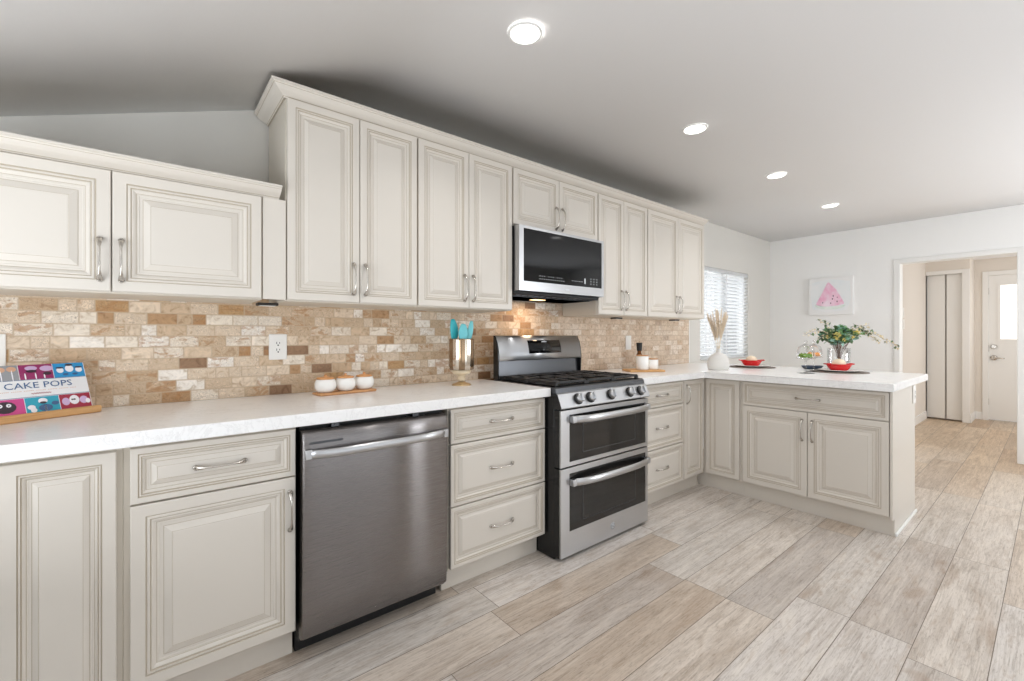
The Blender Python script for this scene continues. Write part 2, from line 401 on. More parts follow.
for k in (0, 2):
    for i in range(len(xs) - 1): mb.face([lo[i][k], lo[i + 1][k], hi[i + 1][k], hi[i][k]])
for i in (0, -1):
    for k in range(2): mb.face([lo[i][k], lo[i][k + 1], hi[i][k + 1], hi[i][k]])
struct('ceiling', mb, M['ceil'], 'smooth off-white ceiling sloping down at one end', cat='ceiling')

WX0, WX1, WZ0, WZ1 = 2.83, 3.97, 0.93, 1.932
mb = MB()
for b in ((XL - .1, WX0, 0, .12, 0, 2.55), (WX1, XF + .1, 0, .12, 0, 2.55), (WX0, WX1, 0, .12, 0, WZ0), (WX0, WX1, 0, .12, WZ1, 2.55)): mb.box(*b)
struct('wall_back', mb, M['wall'], 'wall behind the cabinets, colour darkened for shade', cat='wall')
OY0, OY1, OZ = -1.288, -2.140, 1.975
mb = MB()
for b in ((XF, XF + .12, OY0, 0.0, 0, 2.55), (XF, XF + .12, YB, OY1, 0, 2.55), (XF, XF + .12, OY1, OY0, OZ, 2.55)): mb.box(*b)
struct('wall_far', mb, M['wallfar'], 'end wall with a cased opening, colour lightened for light', cat='wall')
mb = MB()
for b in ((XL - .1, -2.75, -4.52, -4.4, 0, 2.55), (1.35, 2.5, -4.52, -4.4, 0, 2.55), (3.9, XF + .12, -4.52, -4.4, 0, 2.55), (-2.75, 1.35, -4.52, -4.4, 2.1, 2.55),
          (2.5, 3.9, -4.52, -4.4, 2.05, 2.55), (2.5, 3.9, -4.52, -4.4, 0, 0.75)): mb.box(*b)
struct('wall_front', mb, M['wall'], 'wall behind the camera with added openings for fill light', cat='wall')  # unseen openings, added to let the rear fill lights in
mb = MB()
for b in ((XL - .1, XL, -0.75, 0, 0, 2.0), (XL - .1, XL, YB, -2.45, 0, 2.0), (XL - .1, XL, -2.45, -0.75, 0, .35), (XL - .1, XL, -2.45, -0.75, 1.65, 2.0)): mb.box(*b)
struct('wall_left', mb, M['wall'], 'wall at the low end of the room with an added opening for fill light', cat='wall')  # unseen opening, added and placed for the side fill light

# hall beyond the opening
HC = 2.27
mb = MB(); mb.box(XF + .12, 8.6, -3.2, -1.05, HC, HC + .08); struct('ceiling_hall', mb, M['ceil'], 'white hall ceiling', cat='ceiling')
mb = MB(); mb.box(XF + .12, 7.1, -1.175, -1.06, 0, HC + .05); struct('wall_hall_left', mb, M['hallwall'], 'warm white hall side wall', cat='wall')
mb = MB()
for b in ((7.0, 7.1, -1.175, -1.172, 0, HC + .05), (7.0, 7.1, -1.62, -1.172, 2.06, HC + .05), (7.0, 7.1, -1.62, -1.56, 0, 2.06)): mb.box(*b)
struct('wall_hall_closet', mb, M['hallwall'], 'hall wall around the closet opening', cat='wall')
mb = MB(); mb.box(7.1, 7.62, -1.62, -1.56, 0, HC + .05); struct('wall_hall_return', mb, M['hallwall'], 'short hall wall beside the outside door', cat='wall')
mb = MB(); mb.box(7.5, 7.6, -1.745, -1.62, 0, HC + .05); mb.box(7.5, 7.6, -3.2, -2.565, 0, HC + .05); mb.box(7.5, 7.6, -2.565, -1.745, 2.035, HC + .05)
struct('wall_hall_end', mb, M['hallwall'], 'hall end wall holding the outside door', cat='wall')
mb = MB(); mb.box(7.15, 7.2, -1.56, -1.0, 0, HC); struct('wall_closet_inside', mb, M['hallwall'], 'inside of the hall closet', cat='wall')

# trims
def casing(name, boxes, label):
    mb = MB()
    for b in boxes: mb.box(*b, bev=0.003)
    return struct(name, mb, M['trim'], label, cat='trim')
cw = 0.04
casing('trim_1', [(XF - .014, XF + .134, OY0 - .008, OY0 + cw, 0, OZ + cw), (XF - .014, XF + .134, OY1 - cw, OY1 + .008, 0, OZ + cw), (XF - .014, XF + .134, OY1, OY0, OZ - .008, OZ + cw)],
       'white casing around the hall opening')
casing('trim_2', [(6.985, 7.0, -1.62, -1.545, 0, 2.1), (6.985, 7.0, -1.545, -1.176, 2.045, 2.1)], 'white casing of the hall closet')
casing('trim_3', [(7.485, 7.5, -1.76, -1.70, 0, 2.09), (7.485, 7.5, -2.62, -2.555, 0, 2.09), (7.485, 7.5, -2.555, -1.76, 2.03, 2.09)], 'white casing of the outside door')
def base(name, x0, x1, y0, y1, label):
    mb = MB(); mb.box(x0, x1, y0, y1, 0, 0.10, bev=0.004); mb.box(x0, x1, y0, y1, 0.10, 0.108)
    return struct(name, mb, M['trim'], label, cat='baseboard')
base('baseboard_far', XF - .014, XF, OY0 + cw, 0, 'white baseboard of the end wall')
base('baseboard_back', 2.42, XF, -.014, 0, 'white baseboard under the window')
base('baseboard_hall_left', XF + .135, 6.985, -1.189, -1.175, 'white baseboard of the hall side wall')
base('baseboard_hall_return', 7.0, 7.5, -1.634, -1.62, 'white baseboard of the short hall wall')
base('baseboard_hall_end', 7.486, 7.5, -1.70, -1.634, 'white baseboard beside the outside door')

# window over the peninsula end
wr = bpy.data.objects.new('window_1', None); COL.objects.link(wr); wr.location = (WX0, .06, WZ0); wr['kind'] = 'structure'; wr['label'] = 'white framed window above the peninsula'; wr['category'] = 'window'
ww, wh = WX1 - WX0, WZ1 - WZ0
mb = MB()
for b in ((0, .045, -.02, .05, 0, wh), (ww - .045, ww, -.02, .05, 0, wh), (0, ww, -.02, .05, 0, .045), (0, ww, -.02, .05, wh - .045, wh), (ww / 2 - .03, ww / 2 + .03, -.02, .05, 0, wh)): mb.box(*b, bev=0.003)
obj('window_frame', mb, M['trim'], wr)
for x0, x1 in ((.045, ww / 2 - .03), (ww / 2 + .03, ww - .045)):
    mb = MB(); mb.box(x0, x1, .015, .019, .045, wh - .045); obj('pane', mb, M['glass'], wr)
bl = thing('window_blind', 'white horizontal slat blind hanging in the window', 'blind', (WX0 + .01, .018, WZ0 + .004))
bw = ww - .02
mb = MB(); mb.box(0, bw, -.022, .022, wh - .045, wh - .008, bev=.004); obj('headrail', mb, M['blind'], bl)
mb = MB(); mb.box(0, bw, -.02, .02, 0.0, .016, bev=.003); obj('bottom_rail', mb, M['blind'], bl)
mb = MB(); k = 0; z = .035
while z < wh - .055:
    a = math.radians(26)
    dy, dz = .0225 * math.cos(a), .0225 * math.sin(a)
    t = .0012
    v = [mb.bm.verts.new(p) for p in ((0, -dy, z + dz - t), (bw, -dy, z + dz - t), (bw, dy, z - dz - t), (0, dy, z - dz - t), (0, -dy, z + dz + t), (bw, -dy, z + dz + t), (bw, dy, z - dz + t), (0, dy, z - dz + t))]
    for q in ((0, 3, 2, 1), (4, 5, 6, 7), (0, 1, 5, 4), (1, 2, 6, 5), (2, 3, 7, 6), (3, 0, 4, 7)): mb.face([v[i] for i in q])
    z += .04
obj('slats', mb, M['blind'], bl)
for x in (.14, bw / 2, bw - .14):
    mb = MB(); mb.box(x - .010, x + .010, -.0245, -.0235, .01, wh - .02); obj('ladder_tape', mb, M['blind'], bl)
# stop of the tile against the window jamb
mb = MB(); mb.box(2.587, 2.60, -.011, -.0005, .916, 1.339); struct('trim_4', mb, M['trim'], 'white edge strip where the tile backsplash ends', cat='trim')
mb = MB(); mb.box(XL, 2.587, -.010, -.0005, .80, 1.50); struct('backsplash', mb, M['tile'], 'tumbled travertine subway tile backsplash', cat='backsplash')

# hall doors
def hall_door():
    r = bpy.data.objects.new('door_1', None); COL.objects.link(r); r.location = (7.5, -1.76, 0.012); r['kind'] = 'structure'
    r['label'] = 'white outside door with a small obscure window'; r['category'] = 'door'
    wy0, wy1, z0, z1 = -.115, -.62, 1.13, 1.875
    mb = MB()
    for b in ((.0, .04, wy0, 0, 0, 2.015), (.0, .04, -.795, wy1, 0, 2.015), (.0, .04, wy1, wy0, 0, z0), (.0, .04, wy1, wy0, z1, 2.015)): mb.box(*b)
    obj('door_slab', mb, M['trim'], r)
    mb = MB()
    for b in ((-.012, -.0004, wy0, wy0 + .03, z0 - .03, z1 + .03), (-.012, -.0004, wy1 - .03, wy1, z0 - .03, z1 + .03), (-.012, -.0004, wy1 + .0004, wy0 - .0004, z0 - .03, z0), (-.012, -.0004, wy1 + .0004, wy0 - .0004, z1, z1 + .03)): mb.box(*b)
    obj('window_frame', mb, M['trim'], r)
    mb = MB(); mb.box(.015, .02, wy1, wy0, z0, z1); obj('glass_panel', mb, M['doorglass'], r, label='bright obscure glass panel')
    mb = MB(); mb.lathe([(.033, 0), (.033, -.008), (.026, -.014), (.024, -.02)], (0, -.052, 1.022), 20, axis='x'); obj('deadbolt', mb, M['nickel'], r)
    mb = MB(); mb.lathe([(.036, 0), (.036, -.01), (.02, -.016), (.014, -.02), (.013, -.05)], (0, -.052, .868), 20, axis='x')
    mb.sweep([(-.05, -.046, .868), (-.055, -.08, .869), (-.053, -.12, .866), (-.05, -.155, .86)], lambda t: (.009 - .003 * t, .011 - .004 * t)); obj('lever_handle', mb, M['nickel'], r)
    for z in (.25, 1.0, 1.8):
        mb = MB(); mb.lathe([(.006, -.045), (.006, .045)], (-.004, .003, z), 10); obj('hinge', mb, M['nickel'], r)
hall_door()
for nm, y0, y1, x, ang in (('door_2', -1.178, -1.366, 7.045, 0.0), ('door_3', -1.386, -1.545, 7.035, 0.0)):
    mb = MB(); mb.box(x, x + .03, y1, y0, .02, 2.045, bev=.003)
    if nm == 'door_2': mb.box(x + .004, x + .026, y1 - .006, y1, .02, 2.045)
    struct(nm, mb, M['trim'], 'white folding closet door leaf ' + ('beside the hall wall' if nm == 'door_2' else 'beside the closet casing'), cat='door')

# ------------------------------------------------------------------ cabinet kit
def door_mesh(w, h, t=0.02, s=None, stile=None):
    """raised panel front with antique glaze in its grooves; lies in x (0..w), z (0..h), front towards -y at y=0"""
    mb = MB()
    if s is None: s = max(0.42, min(1.0, min(w, h) / 0.40))
    mul = .93 if s > .95 else s
    st = (.036 if s > .95 else .031) if stile is None else stile
    prof = [(0.0, t, 0), (0.0, .0025, 0), (.0025, 0.0, 0), (st, 0.0, 0)]
    def add(dd, hh, g=0): prof.append((st + dd * mul, hh, g))
    gw = .0016 / mul
    add(gw, .0028, 1); add(2 * gw, .0028, 1); add(.0065, .0008, 0); add(.0115, .0008, 0); add(.0115 + gw, .0038, 1); add(.0115 + 2 * gw, .0038, 1)
    add(.018, .0030, 0); add(.023, .0052, 0); add(.028, .0088, 0); add(.028 + gw, .0098, 1); add(.036, .0098, 0); add(.0375, .0114, 0); add(.048 - gw, .0114, 0); add(.048, .0114, 1)
    add(.0485, .0100, 0); add(.069, .0030, 0); add(.069 + .7 * gw, .0036, 1); add(.0745, .0030, 0)
    rings = []
    for d, hh, g in prof:
        d = min(d, min(w, h) / 2 - .004)
        rings.append((mb.ring([(d, hh, d), (w - d, hh, d), (w - d, hh, h - d), (d, hh, h - d)]), g))
    for (a, _), (b, g) in zip(rings, rings[1:]): mb.bridge(a, b, g, False)
    mb.face(rings[-1][0], 0); mb.face(rings[0][0][::-1], 0)
    return mb

def pull_mesh(L=0.15):
    """arched bar pull, lies along z, mounts on y=0, stands towards -y"""
    mb = MB(); pts = []; N = 18
    for i in range(N + 1):
        t = i / N; z = (t - .5) * L
        y = -.005 - .024 * (1 - abs(2 * t - 1) ** 4) * (0.9 + .1 * math.sin(PI * t))
        pts.append((0, y, z))
    def rad(t):
        e = abs(2 * t - 1); a = .0033 + .0060 * max(0, (e - .55) / .45) ** 1.2
        return (a, .0031 + .0012 * e)
    mb.sweep(pts, rad, 10, up=(0, -1, 0))
    for z in (-1, 1): mb.lathe([(.0085, 0), (.0085, -.004), (.006, -.007)], (0, 0, z * (L / 2 - .001)), 12, axis='y')
    me = mb.mesh('handle'); me.materials.append(M['nickel']); return me
PULL = pull_mesh(0.138)
def handle(parent, x, z, horiz=False):
    return obj('handle', PULL, None, parent, (x, 0, z), (0, PI / 2 if horiz else 0, 0))

GAP = 0.0018
def front(root, kind, x0, x1, z0, z1, pull=None):
    """kind door/drawer; pull: 'h' centred horizontal, or ('v', dx from left edge, z centre from bottom)"""
    w, h = x1 - x0 - 2 * GAP, z1 - z0 - 2 * GAP
    o = obj(kind, door_mesh(w, h, s=.66, stile=.018) if kind == 'drawer' else door_mesh(w, h), [M['cream'], M['glaze']], root, (x0 + GAP, 0, z0 + GAP))
    if pull == 'h': handle(o, w / 2, h / 2, True)
    elif pull: handle(o, pull[1], pull[2], False)
    return o

def cabinet(name, label, loc, rotz, w, z0, z1, depth, fronts, toe=0.0, recess=0.055, group=None, left_over=0.0):
    r = thing(name, label, 'cabinet', loc, rotz, group)
    mb = MB(); mb.box(0, w, .0215, depth, z0, z1, bev=.0015, seg=1); obj('case', mb, M['creamin'], r)
    for f in fronts: front(r, *f)
    if toe:
        mb = MB(); mb.box(0, w, .02 + recess, .02 + recess + .018, 0, z0 + .002); obj('toe_kick', mb, M['cream'], r)
    return r

# ---- wall cabinets
UF, UZ0, UZ1 = -.355, 1.339, 2.182
def upper(label, x0, x1, mid, z0=UZ0, z1=UZ1, top=.018):
    w, m = x1 - x0, mid - x0
    h = z1 - z0
    hz = .105 if h > .4 else .085
    return cabinet('wall_cabinet', label, (x0, UF, z0), 0, w, 0, h + top, -UF - .0115,
                   [('door', .003, m, .004, h, ('v', m - .003 - .031, hz)), ('door', m, w - .003, .004, h, ('v', .023, hz))])
upper('cream two-door wall cabinet, low one with its own crown, filler strip beside it', -2.197, -1.2958, -1.7467, UZ0, 1.752, .012)
lowcab = [o for o in COL.objects if o.name == 'wall_cabinet'][0]
mb = MB(); mb.box(.9018, .9855, .006, .0211, .004, .413); obj('filler_strip', mb, M['cream'], lowcab)
upper('tall cream wall cabinet with two doors, first beside the low cabinet', -1.2105, -.6126, -.9038)
upper('tall cream wall cabinet with two doors beside the microwave, over the utensil holder', -.6126, -.002, -.308)
upper('short cream wall cabinet with two doors directly above the microwave', 0.0, .762, .381, 1.845, UZ1)
upper('tall cream wall cabinet with narrow doors just past the microwave', .764, 1.352, 1.052)
upper('tall cream wall cabinet at the window end of the row', 1.354, 2.235, 1.793)

def crown(name, label, path, z0, h, p, ret=True):
    """moulding with a cyma profile along a path of (x, y, nx, ny) stations (outward mitre vectors)"""
    prof = [(.02, 0, 1), (.10, .0, 1), (.12, .10, 0), (.16, .14, 1), (.2, .2, 0), (.36, .30, 0), (.55, .42, 0), (.72, .58, 0), (.80, .70, 1), (.84, .72, 0), (.86, .80, 0), (1.0, .84, 0), (1.0, 1.0, 0), (.02, 1.0, 0)]
    mb = MB(); rings = []
    for x, y, nx, ny in path: rings.append(mb.ring([(x + nx * a * p, y + ny * a * p, z0 + b * h) for a, b, _ in prof]))
    n = len(prof)
    for A, B in zip(rings, rings[1:]):
        for i in range(n):
            j = (i + 1) % n; mb.face([A[i], A[j], B[j], B[i]], 1 if (prof[i][2] and prof[j][2]) or i in (2, 8) else 0, False)
    mb.face(rings[0][::-1]); mb.face(rings[-1])
    o = obj(name, mb, [M['cream'], M['glaze']]); return tag(o, label, 'molding', None, 'thing')
BF = UF + .02
crown('crown_molding', 'long cream crown molding along the tall wall cabinets under the ceiling', [(-1.2108, -.012, -1, 0), (-1.2108, BF, -1, -1), (2.236, BF, 0, -1)], 2.1805, .047, .062)
crown('crown_molding', 'short cream crown molding on the low wall cabinet', [(-2.197, BF, 0, -1), (-1.2340, BF, 0, -1)], 1.7545, .044, .062)

# ---- base cabinets
DF = -.615
def drawer_bank(label, x0, x1):
    w = x1 - x0
    return cabinet('drawer_cabinet', label, (x0, DF, 0), 0, w, .11, .868, -DF - .012,
                   [('drawer', .004, w - .004, .695, .858, 'h'), ('drawer', .004, w - .004, .407, .693, 'h'), ('drawer', .004, w - .004, .122, .405, 'h')], toe=.1)
drawer_bank('cream three-drawer base cabinet between dishwasher and range', -.588, .015)
cabinet('base_cabinet', 'cream base cabinet with full-height doors below the cookbook', (-2.24, DF, 0), 0, .530, .11, .868, -DF - .012,
        [('door', .045, .278, .122, .856, None), ('door', .284, .518, .122, .856, None)], toe=.1)
c2 = cabinet('base_cabinet', 'cream base cabinet with a drawer over one door beside the dishwasher', (-1.7098, DF, 0), 0, .4785, .11, .868, -DF - .012,
             [('drawer', .014, .475, .6865, .858, 'h'), ('door', .014, .475, .122, .6845, ('v', .456 - .018, .44))], toe=.1)
cabinet('drawer_cabinet', 'cream three-drawer base cabinet just past the range', (.8235, DF, 0), 0, .604, .11, .868, -DF - .012,
        [('drawer', .004, .600, .695, .858, None), ('drawer', .004, .600, .407, .693, None), ('drawer', .004, .600, .122, .405, None)], toe=.1)
c3 = [o for o in COL.objects if o.name.startswith('drawer_cabinet')][-1]
for d in [c for c in c3.children if c.name.startswith('drawer')]:
    hh = .159 if d.location.z > .6 else .281
    handle(d, .309, hh / 2, True)
c4 = cabinet('base_cabinet', 'narrow cream corner base cabinet with one slim door and pull near its top', (1.429, DF, 0), 0, .320, .11, .868, -DF - .012,
        [('door', .003, .284, .122, .858, ('v', .035, .63))], toe=.1)
# ---- peninsula (faces -x)
PX = 1.729
def pen(label, y0, w, fronts, name='base_cabinet', body=None):
    r = thing(name, label, 'cabinet', (PX, y0, 0), -PI / 2)
    d = 2.376 - PX
    x0 = -.026 if y0 > -.7 else 0
    mb = MB(); mb.box(x0, w, .0215, d, .11, .868, bev=.0015, seg=1); obj('case', mb, M['cream'], r)
    for f in fronts: front(r, *f)
    mb = MB(); mb.box(-.085 if x0 else 0, w, .055, .075, 0, .112); obj('toe_kick', mb, M['cream'], r)
    return r
pen('cream peninsula cabinet with one tall door in the inside corner', -.622, .272, [('door', .003, .258, .122, .858, None)])
p2 = pen('wide cream peninsula sink cabinet with one long drawer over two doors', -.895, .848,
         [('drawer', .006, .846, .6865, .858, 'h'), ('door', .006, .424, .122, .6845, ('v', .424 - .006 - .032, .44)), ('door', .424, .846, .122, .6845, ('v', .026, .44))])
# finished end of the peninsula
mb = MB(); mb.box(.8485, .861, .002, 2.38 - PX, .105, .868); mb.box(.8485, .861, .05, 2.38 - PX, 0, .106); obj('end_panel', mb, M['cream'], p2)
mb = MB(); mb.box(.8612, .872, .05, 2.386 - PX, 0, .02, bev=.004); obj('shoe_molding', mb, M['trim'], p2)

# ---- countertops
CT0, CT1, CF = .8695, .915, -.655
mb = MB(); mb.box(-2.7, 0.0150, CF, -.0115, CT0, CT1, bev=.003)
tag(obj('countertop', mb, M['quartz']), 'white quartz countertop run over the dishwasher with the cookbook on it', 'countertop', None, 'thing')
mb = MB()
poly = [(.8235, CF), (1.654, CF), (1.654, -1.774), (2.737, -1.774), (2.737, -.0115), (.8235, -.0115)]
mb.prism(poly, 'z', CT0, CT1)
bmesh.ops.bevel(mb.bm, geom=list(mb.bm.edges), offset=.003, segments=2, affect='EDGES')
tag(obj('countertop', mb, M['quartz']), 'white quartz L-shaped countertop covering the peninsula', 'countertop', None, 'thing')

# ------------------------------------------------------------------ dishwasher
dw = thing('dishwasher', 'stainless steel dishwasher with curved bar handle under the counter', 'dishwasher', (-1.2265, -.615, 0))
w = .612
mb = MB(); mb.box(.006, w - .006, .02, .60, .09, .866); obj('tub', mb, M['blackmatte'], dw)
mb = MB(); mb.box(.004, w - .004, .075, .12, 0.0, .10); mb.box(.004, w - .004, .012, .06, .070, .10); obj('kick_plate', mb, M['blackmatte'], dw)
mb = MB()
N = 14; fr = []
pr = [(.085, -.006), (.10, -.022), (.20, -.028), (.36, -.032), (.5, -.034), (.66, -.034), (.8, -.032), (.835, -.028), (.847, -.016), (.849, 0.0)]
A = mb.ring([(.004, y, z) for z, y in pr] + [(.004, .018, .849), (.004, .018, .085)])
B = mb.ring([(.012, y - .006, z) for z, y in pr] + [(.012, .018, .849), (.012, .018, .085)])
Cc = mb.ring([(w - .012, y - .006, z) for z, y in pr] + [(w - .012, .018, .849), (w - .012, .018, .085)])
D = mb.ring([(w - .004, y, z) for z, y in pr] + [(w - .004, .018, .849), (w - .004, .018, .085)])
for a, b in ((A, B), (B, Cc), (Cc, D)): mb.bridge(a, b, 0, True)
mb.face(A[::-1]); mb.face(D)
door = obj('door', mb, M['steel'], dw)
mb = MB(); hp = []
for i in range(21):
    t = i / 20; hp.append((.022 + t * .568, -.040 - .036 * (1 - (2 * t - 1) ** 4) , .765 + .004 * t))
mb.sweep(hp, lambda t: (.0085, .017), 12, up=(0, 0, 1))
for x in (.022, .59): mb.box(x - .012, x + .012, -.052, -.036, .748, .784, bev=.003)
obj('handle', mb, M['steel2'], door)
mb = MB(); mb.box(.026, .146, -.0405, -.0385, .800, .808, bev=.0006); obj('badge', mb, M['darksteel'], door)
for x in (.125, .46):
    mb = MB(); mb.box(x - .014, x + .014, -.014, .02, .851, .856); mb.box(x - .014, x + .014, -.016, -.012, .851, .8655); mb.lathe([(.004, -.016), (.003, -.019)], (x, 0, .86), 8, axis='y'); obj('mounting_clip', mb, M['darksteel'], dw)

# ------------------------------------------------------------------ range
rg = thing('kitchen_range', 'stainless steel gas range with double oven and black sides', 'range', (0.0185, -.572, 0))
rg.scale = (1.060, 1, 1.03); rg.location.z = -.0275
w = .752
FY = -.146   # door front (world -.746)
mb = MB(); mb.box(.002, w - .002, -.10, .52, .03, .895, bev=.003); obj('body', mb, M['black'], rg)
for x in (.06, w - .06):
    for y in (-.03, .45):
        mb = MB(); mb.lathe([(.02, .027), (.02, .031), (.012, .033), (.012, .034)], (x, y, 0), 12); obj('foot', mb, M['blackmatte'], rg)
mb = MB(); mb.box(.02, w - .02, -.06, -.04, .0300, .05); obj('kick_plate', mb, M['blackmatte'], rg)
# cooktop
mb = MB(); mb.prism([(-.118, .887), (-.112, .912), (-.10, .918), (.43, .918), (.43, .895), (-.118, .885)], 'x', 0.0, w); ct = obj('cooktop', mb, M['darksteel'], rg)
mb = MB(); mb.box(.03, w - .03, -.07, .37, .9185, .9215, bev=.001); obj('burner_tray', mb, M['black'], ct)
for x, y, rr in ((.15, .05, .045), (.15, .30, .036), (w / 2, .18, .05), (w - .15, .05, .05), (w - .15, .30, .036)):
    mb = MB(); mb.lathe([(rr * 1.25, .9215), (rr * 1.2, .927), (rr, .930), (rr, .938), (rr * .9, .941)], (x, y, 0), 24); obj('burner', mb, M['iron'], ct)
for x0, x1 in ((.028, .258), (.265, .489), (.496, .726)):
    mb = MB(); z0, z1 = .934, .944; g = .012
    y0, y1 = -.085, .372
    for b in ((x0, x1, y0, y0 + g), (x0, x1, y1 - g, y1), (x0, x0 + g, y0, y1), (x1 - g, x1, y0, y1)): mb.box(b[0], b[1], b[2], b[3], z0 - .003, z1, bev=.002)
    xc = (x0 + x1) / 2
    mb.box(xc - g / 2, xc + g / 2, y0, y1, z0, z1 + .002, bev=.002)
    for y in (.05, .17, .30): mb.box(x0, x1, y - g / 2, y + g / 2, z0, z1 + .002, bev=.002)
    for x in (x0 + .006, x1 - .006):
        for y in (y0 + .006, (y0 + y1) / 2, y1 - .006): mb.box(x - .009, x + .009, y - .009, y + .009, .9195, z0 + .004, bev=.002)
    obj('grate', mb, M['iron'], ct)
# back guard
mb = MB(); mb.prism([(.420, .9185), (.428, 1.033), (.444, 1.033), (.444, .9185)], 'x', .006, w - .006); bl_ = obj('backguard_base', mb, M['darksteel'], rg, (-.006, -.028, 0)); bl_.scale = (.936, 1, 1)
prof = [(.402, 1.034), (.396, 1.04), (.400, 1.09), (.412, 1.14), (.428, 1.172), (.436, 1.184), (.441, 1.187), (.446, 1.187), (.446, 1.034)]
mb = MB(); mb.prism(prof, 'x', .004, w - .004, 0, False)
for f in mb.bm.faces:
    if len(f.verts) == 4: f.smooth = True
bk = obj('backguard', mb, M['steel2'], rg, (-.006, -.028, -.002)); bk.scale = (.936, 1, 1)
for e0, e1 in ((-.004, .0035), (w - .0035, w + .004)):
    mb = MB(); mb.prism([(.404, .9245)] + [(p[0] + .003, p[1]) for p in prof[1:-1]] + [(.448, .9245)], 'x', e0, e1); obj('end_cap', mb, M['black'], bk)
# control display on the backguard face (slightly leaning)
mb = MB(); L = [(.3985, 1.083), (.4005, 1.092), (.4085, 1.125), (.4205, 1.158)]
a0, a1 = .250, .546
pts = [(.3985, 1.075), (.401, 1.10), (.4085, 1.13), (.4195, 1.158)]
R0 = mb.ring([(a0, y - .003, z) for y, z in pts]); R1 = mb.ring([(a1, y - .003, z) for y, z in pts]); S0 = mb.ring([(a0, y + .006, z) for y, z in pts]); S1 = mb.ring([(a1, y + .006, z) for y, z in pts])
mb.bridge(R0, R1, 0, True, False); mb.bridge(S0, S1, 0, False, False); mb.bridge(R0, S0, 0, False, False); mb.bridge(R1, S1, 0, False, False)
mb.face([R0[0], R1[0], S1[0], S0[0]]); mb.face([R0[-1], R1[-1], S1[-1], S0[-1]])
dsp = obj('display_panel', mb, M['blackglass'], bk)
def bgy(z): return .3985 + (z - 1.075) * .245 + ((z - 1.117) / .042) ** 2 * .0015 - .0055
for x0_, dx_ in ((.266, .022), (.436, .026)):
    mb = MB()
    for z in (1.092, 1.112, 1.132):
        for k in range(4): mb.box(x0_ + k * dx_, x0_ + k * dx_ + .010, bgy(z), bgy(z) + .001, z - .0022, z + .0022)
    obj('key_markings', mb, M['print'], dsp)
mb = MB(); z = 1.147; mb.box(.373, .418, bgy(z), bgy(z) + .001, z - .005, z + .005); obj('clock_digits', mb, M['print'], dsp)
# control panel (leaning strip) and knobs
mb = MB(); mb.prism([(FY - .004, .808), (FY - .012, .815), (-.128, .884), (-.118, .888), (-.1005, .888), (-.1005, .808)], 'x', 0.0, w, 0)
for f in mb.bm.faces:
    if len(f.verts) > 4: f.material_index = 1
cp = obj('control_panel', mb, [M['steel2'], M['black']], rg)
lean = math.atan2(.03, .07)
for x in (.135, .229, .40, .571, .674):
    mb = MB()
    mb.lathe([(.029, 0), (.030, -.006), (.024, -.009)], (0, 0, 0), 20, 1, axis='y')
    mb.lathe([(.0235, -.007), (.023, -.026), (.0185, -.031), (.001, -.0315)], (0, 0, 0), 20, axis='y')
    mb.box(-.0055, .0055, -.044, -.028, -.021, .021, bev=.003)
    obj('knob', mb, [M['steel2'], M['blackmatte']], cp, (x, -.1415, .851), (-lean, 0, 0))
# oven doors
def oven_door(z0, z1, wz0, wz1, hz, bow):
    mb = MB(); th = .055
    x0, x1 = .006, w - .006; wx0, wx1 = .068, w - .030
    # frame as four boxes round the window
    for b in ((x0, wx0, z0, z1), (wx1, x1, z0, z1), (wx0, wx1, z0, wz0), (wx0, wx1, wz1, z1)): mb.box(b[0], b[1], FY, FY + .012, b[2], b[3])
    bmesh.ops.remove_doubles(mb.bm, verts=mb.bm.verts, dist=1e-5)
    d = obj('oven_door', mb, M['steel2'], rg)
    mb = MB(); mb.box(x0 - .003, x1 + .003, FY + .0122, -.1002, z0, z1); obj('door_liner', mb, M['black'], d, label='black sides of the oven door')
    mb = MB(); mb.box(wx0, wx1, FY + .001, FY + .012, wz0, wz1); g = obj('window', mb, M['ovenglass'], d)
    mb = MB(); ix0, ix1, iz0, iz1 = wx0 + .10, wx1 - .10, wz0 + .035, wz1 - .055
    for b in ((ix0, ix1, iz0, iz0 + .004), (ix0, ix1, iz1 - .004, iz1), (ix0, ix0 + .004, iz0, iz1), (ix1 - .004, ix1, iz0, iz1)): mb.box(b[0], b[1], FY + .0002, FY + .002, b[2], b[3])
    obj('window_border', mb, M['darksteel'], g)
    mb = MB(); hp = []
    for i in range(21):
        t = i / 20; e = 1 - (2 * t - 1) ** 4
        hp.append((.075 + t * .655, FY - .012 - .040 * e, hz))
    mb.sweep(hp, lambda t: (.0095, .019), 12, up=(0, 0, 1))
    for x in (.083, .722): mb.box(x - .014, x + .014, FY - .03, FY + .001, hz - .018, hz + .018, bev=.004)
    obj('handle', mb, M['steel2'], d)
    return d
oven_door(.508, .800, .530, .775, .752, .03)
d2 = oven_door(.045, .500, .170, .470, .425, .045)
mb = MB(); mb.lathe([(.019, 0), (.019, -.002), (.017, -.003), (.001, -.003)], (.412, FY, .105), 24, axis='y')
em = obj('emblem', mb, M['print'], d2)
mb = MB(); mb.lathe([(.0165, -.0032), (.0165, -.0038), (.0145, -.0038), (.0145, -.0032)], (.412, FY, .105), 24, axis='y', cap=False)
for dx, sg in ((-.004, 1), (.005, -1)):
    mb.sweep([(.412 + dx + .005 * math.cos(a) * (1 if sg > 0 else .8), FY - .0036, .105 + .006 * math.sin(a)) for a in [sg * (.5 + i * 5.2 / 12) for i in range(13)]], .0009, 5)
obj('monogram', mb, M['darksteel'], em)

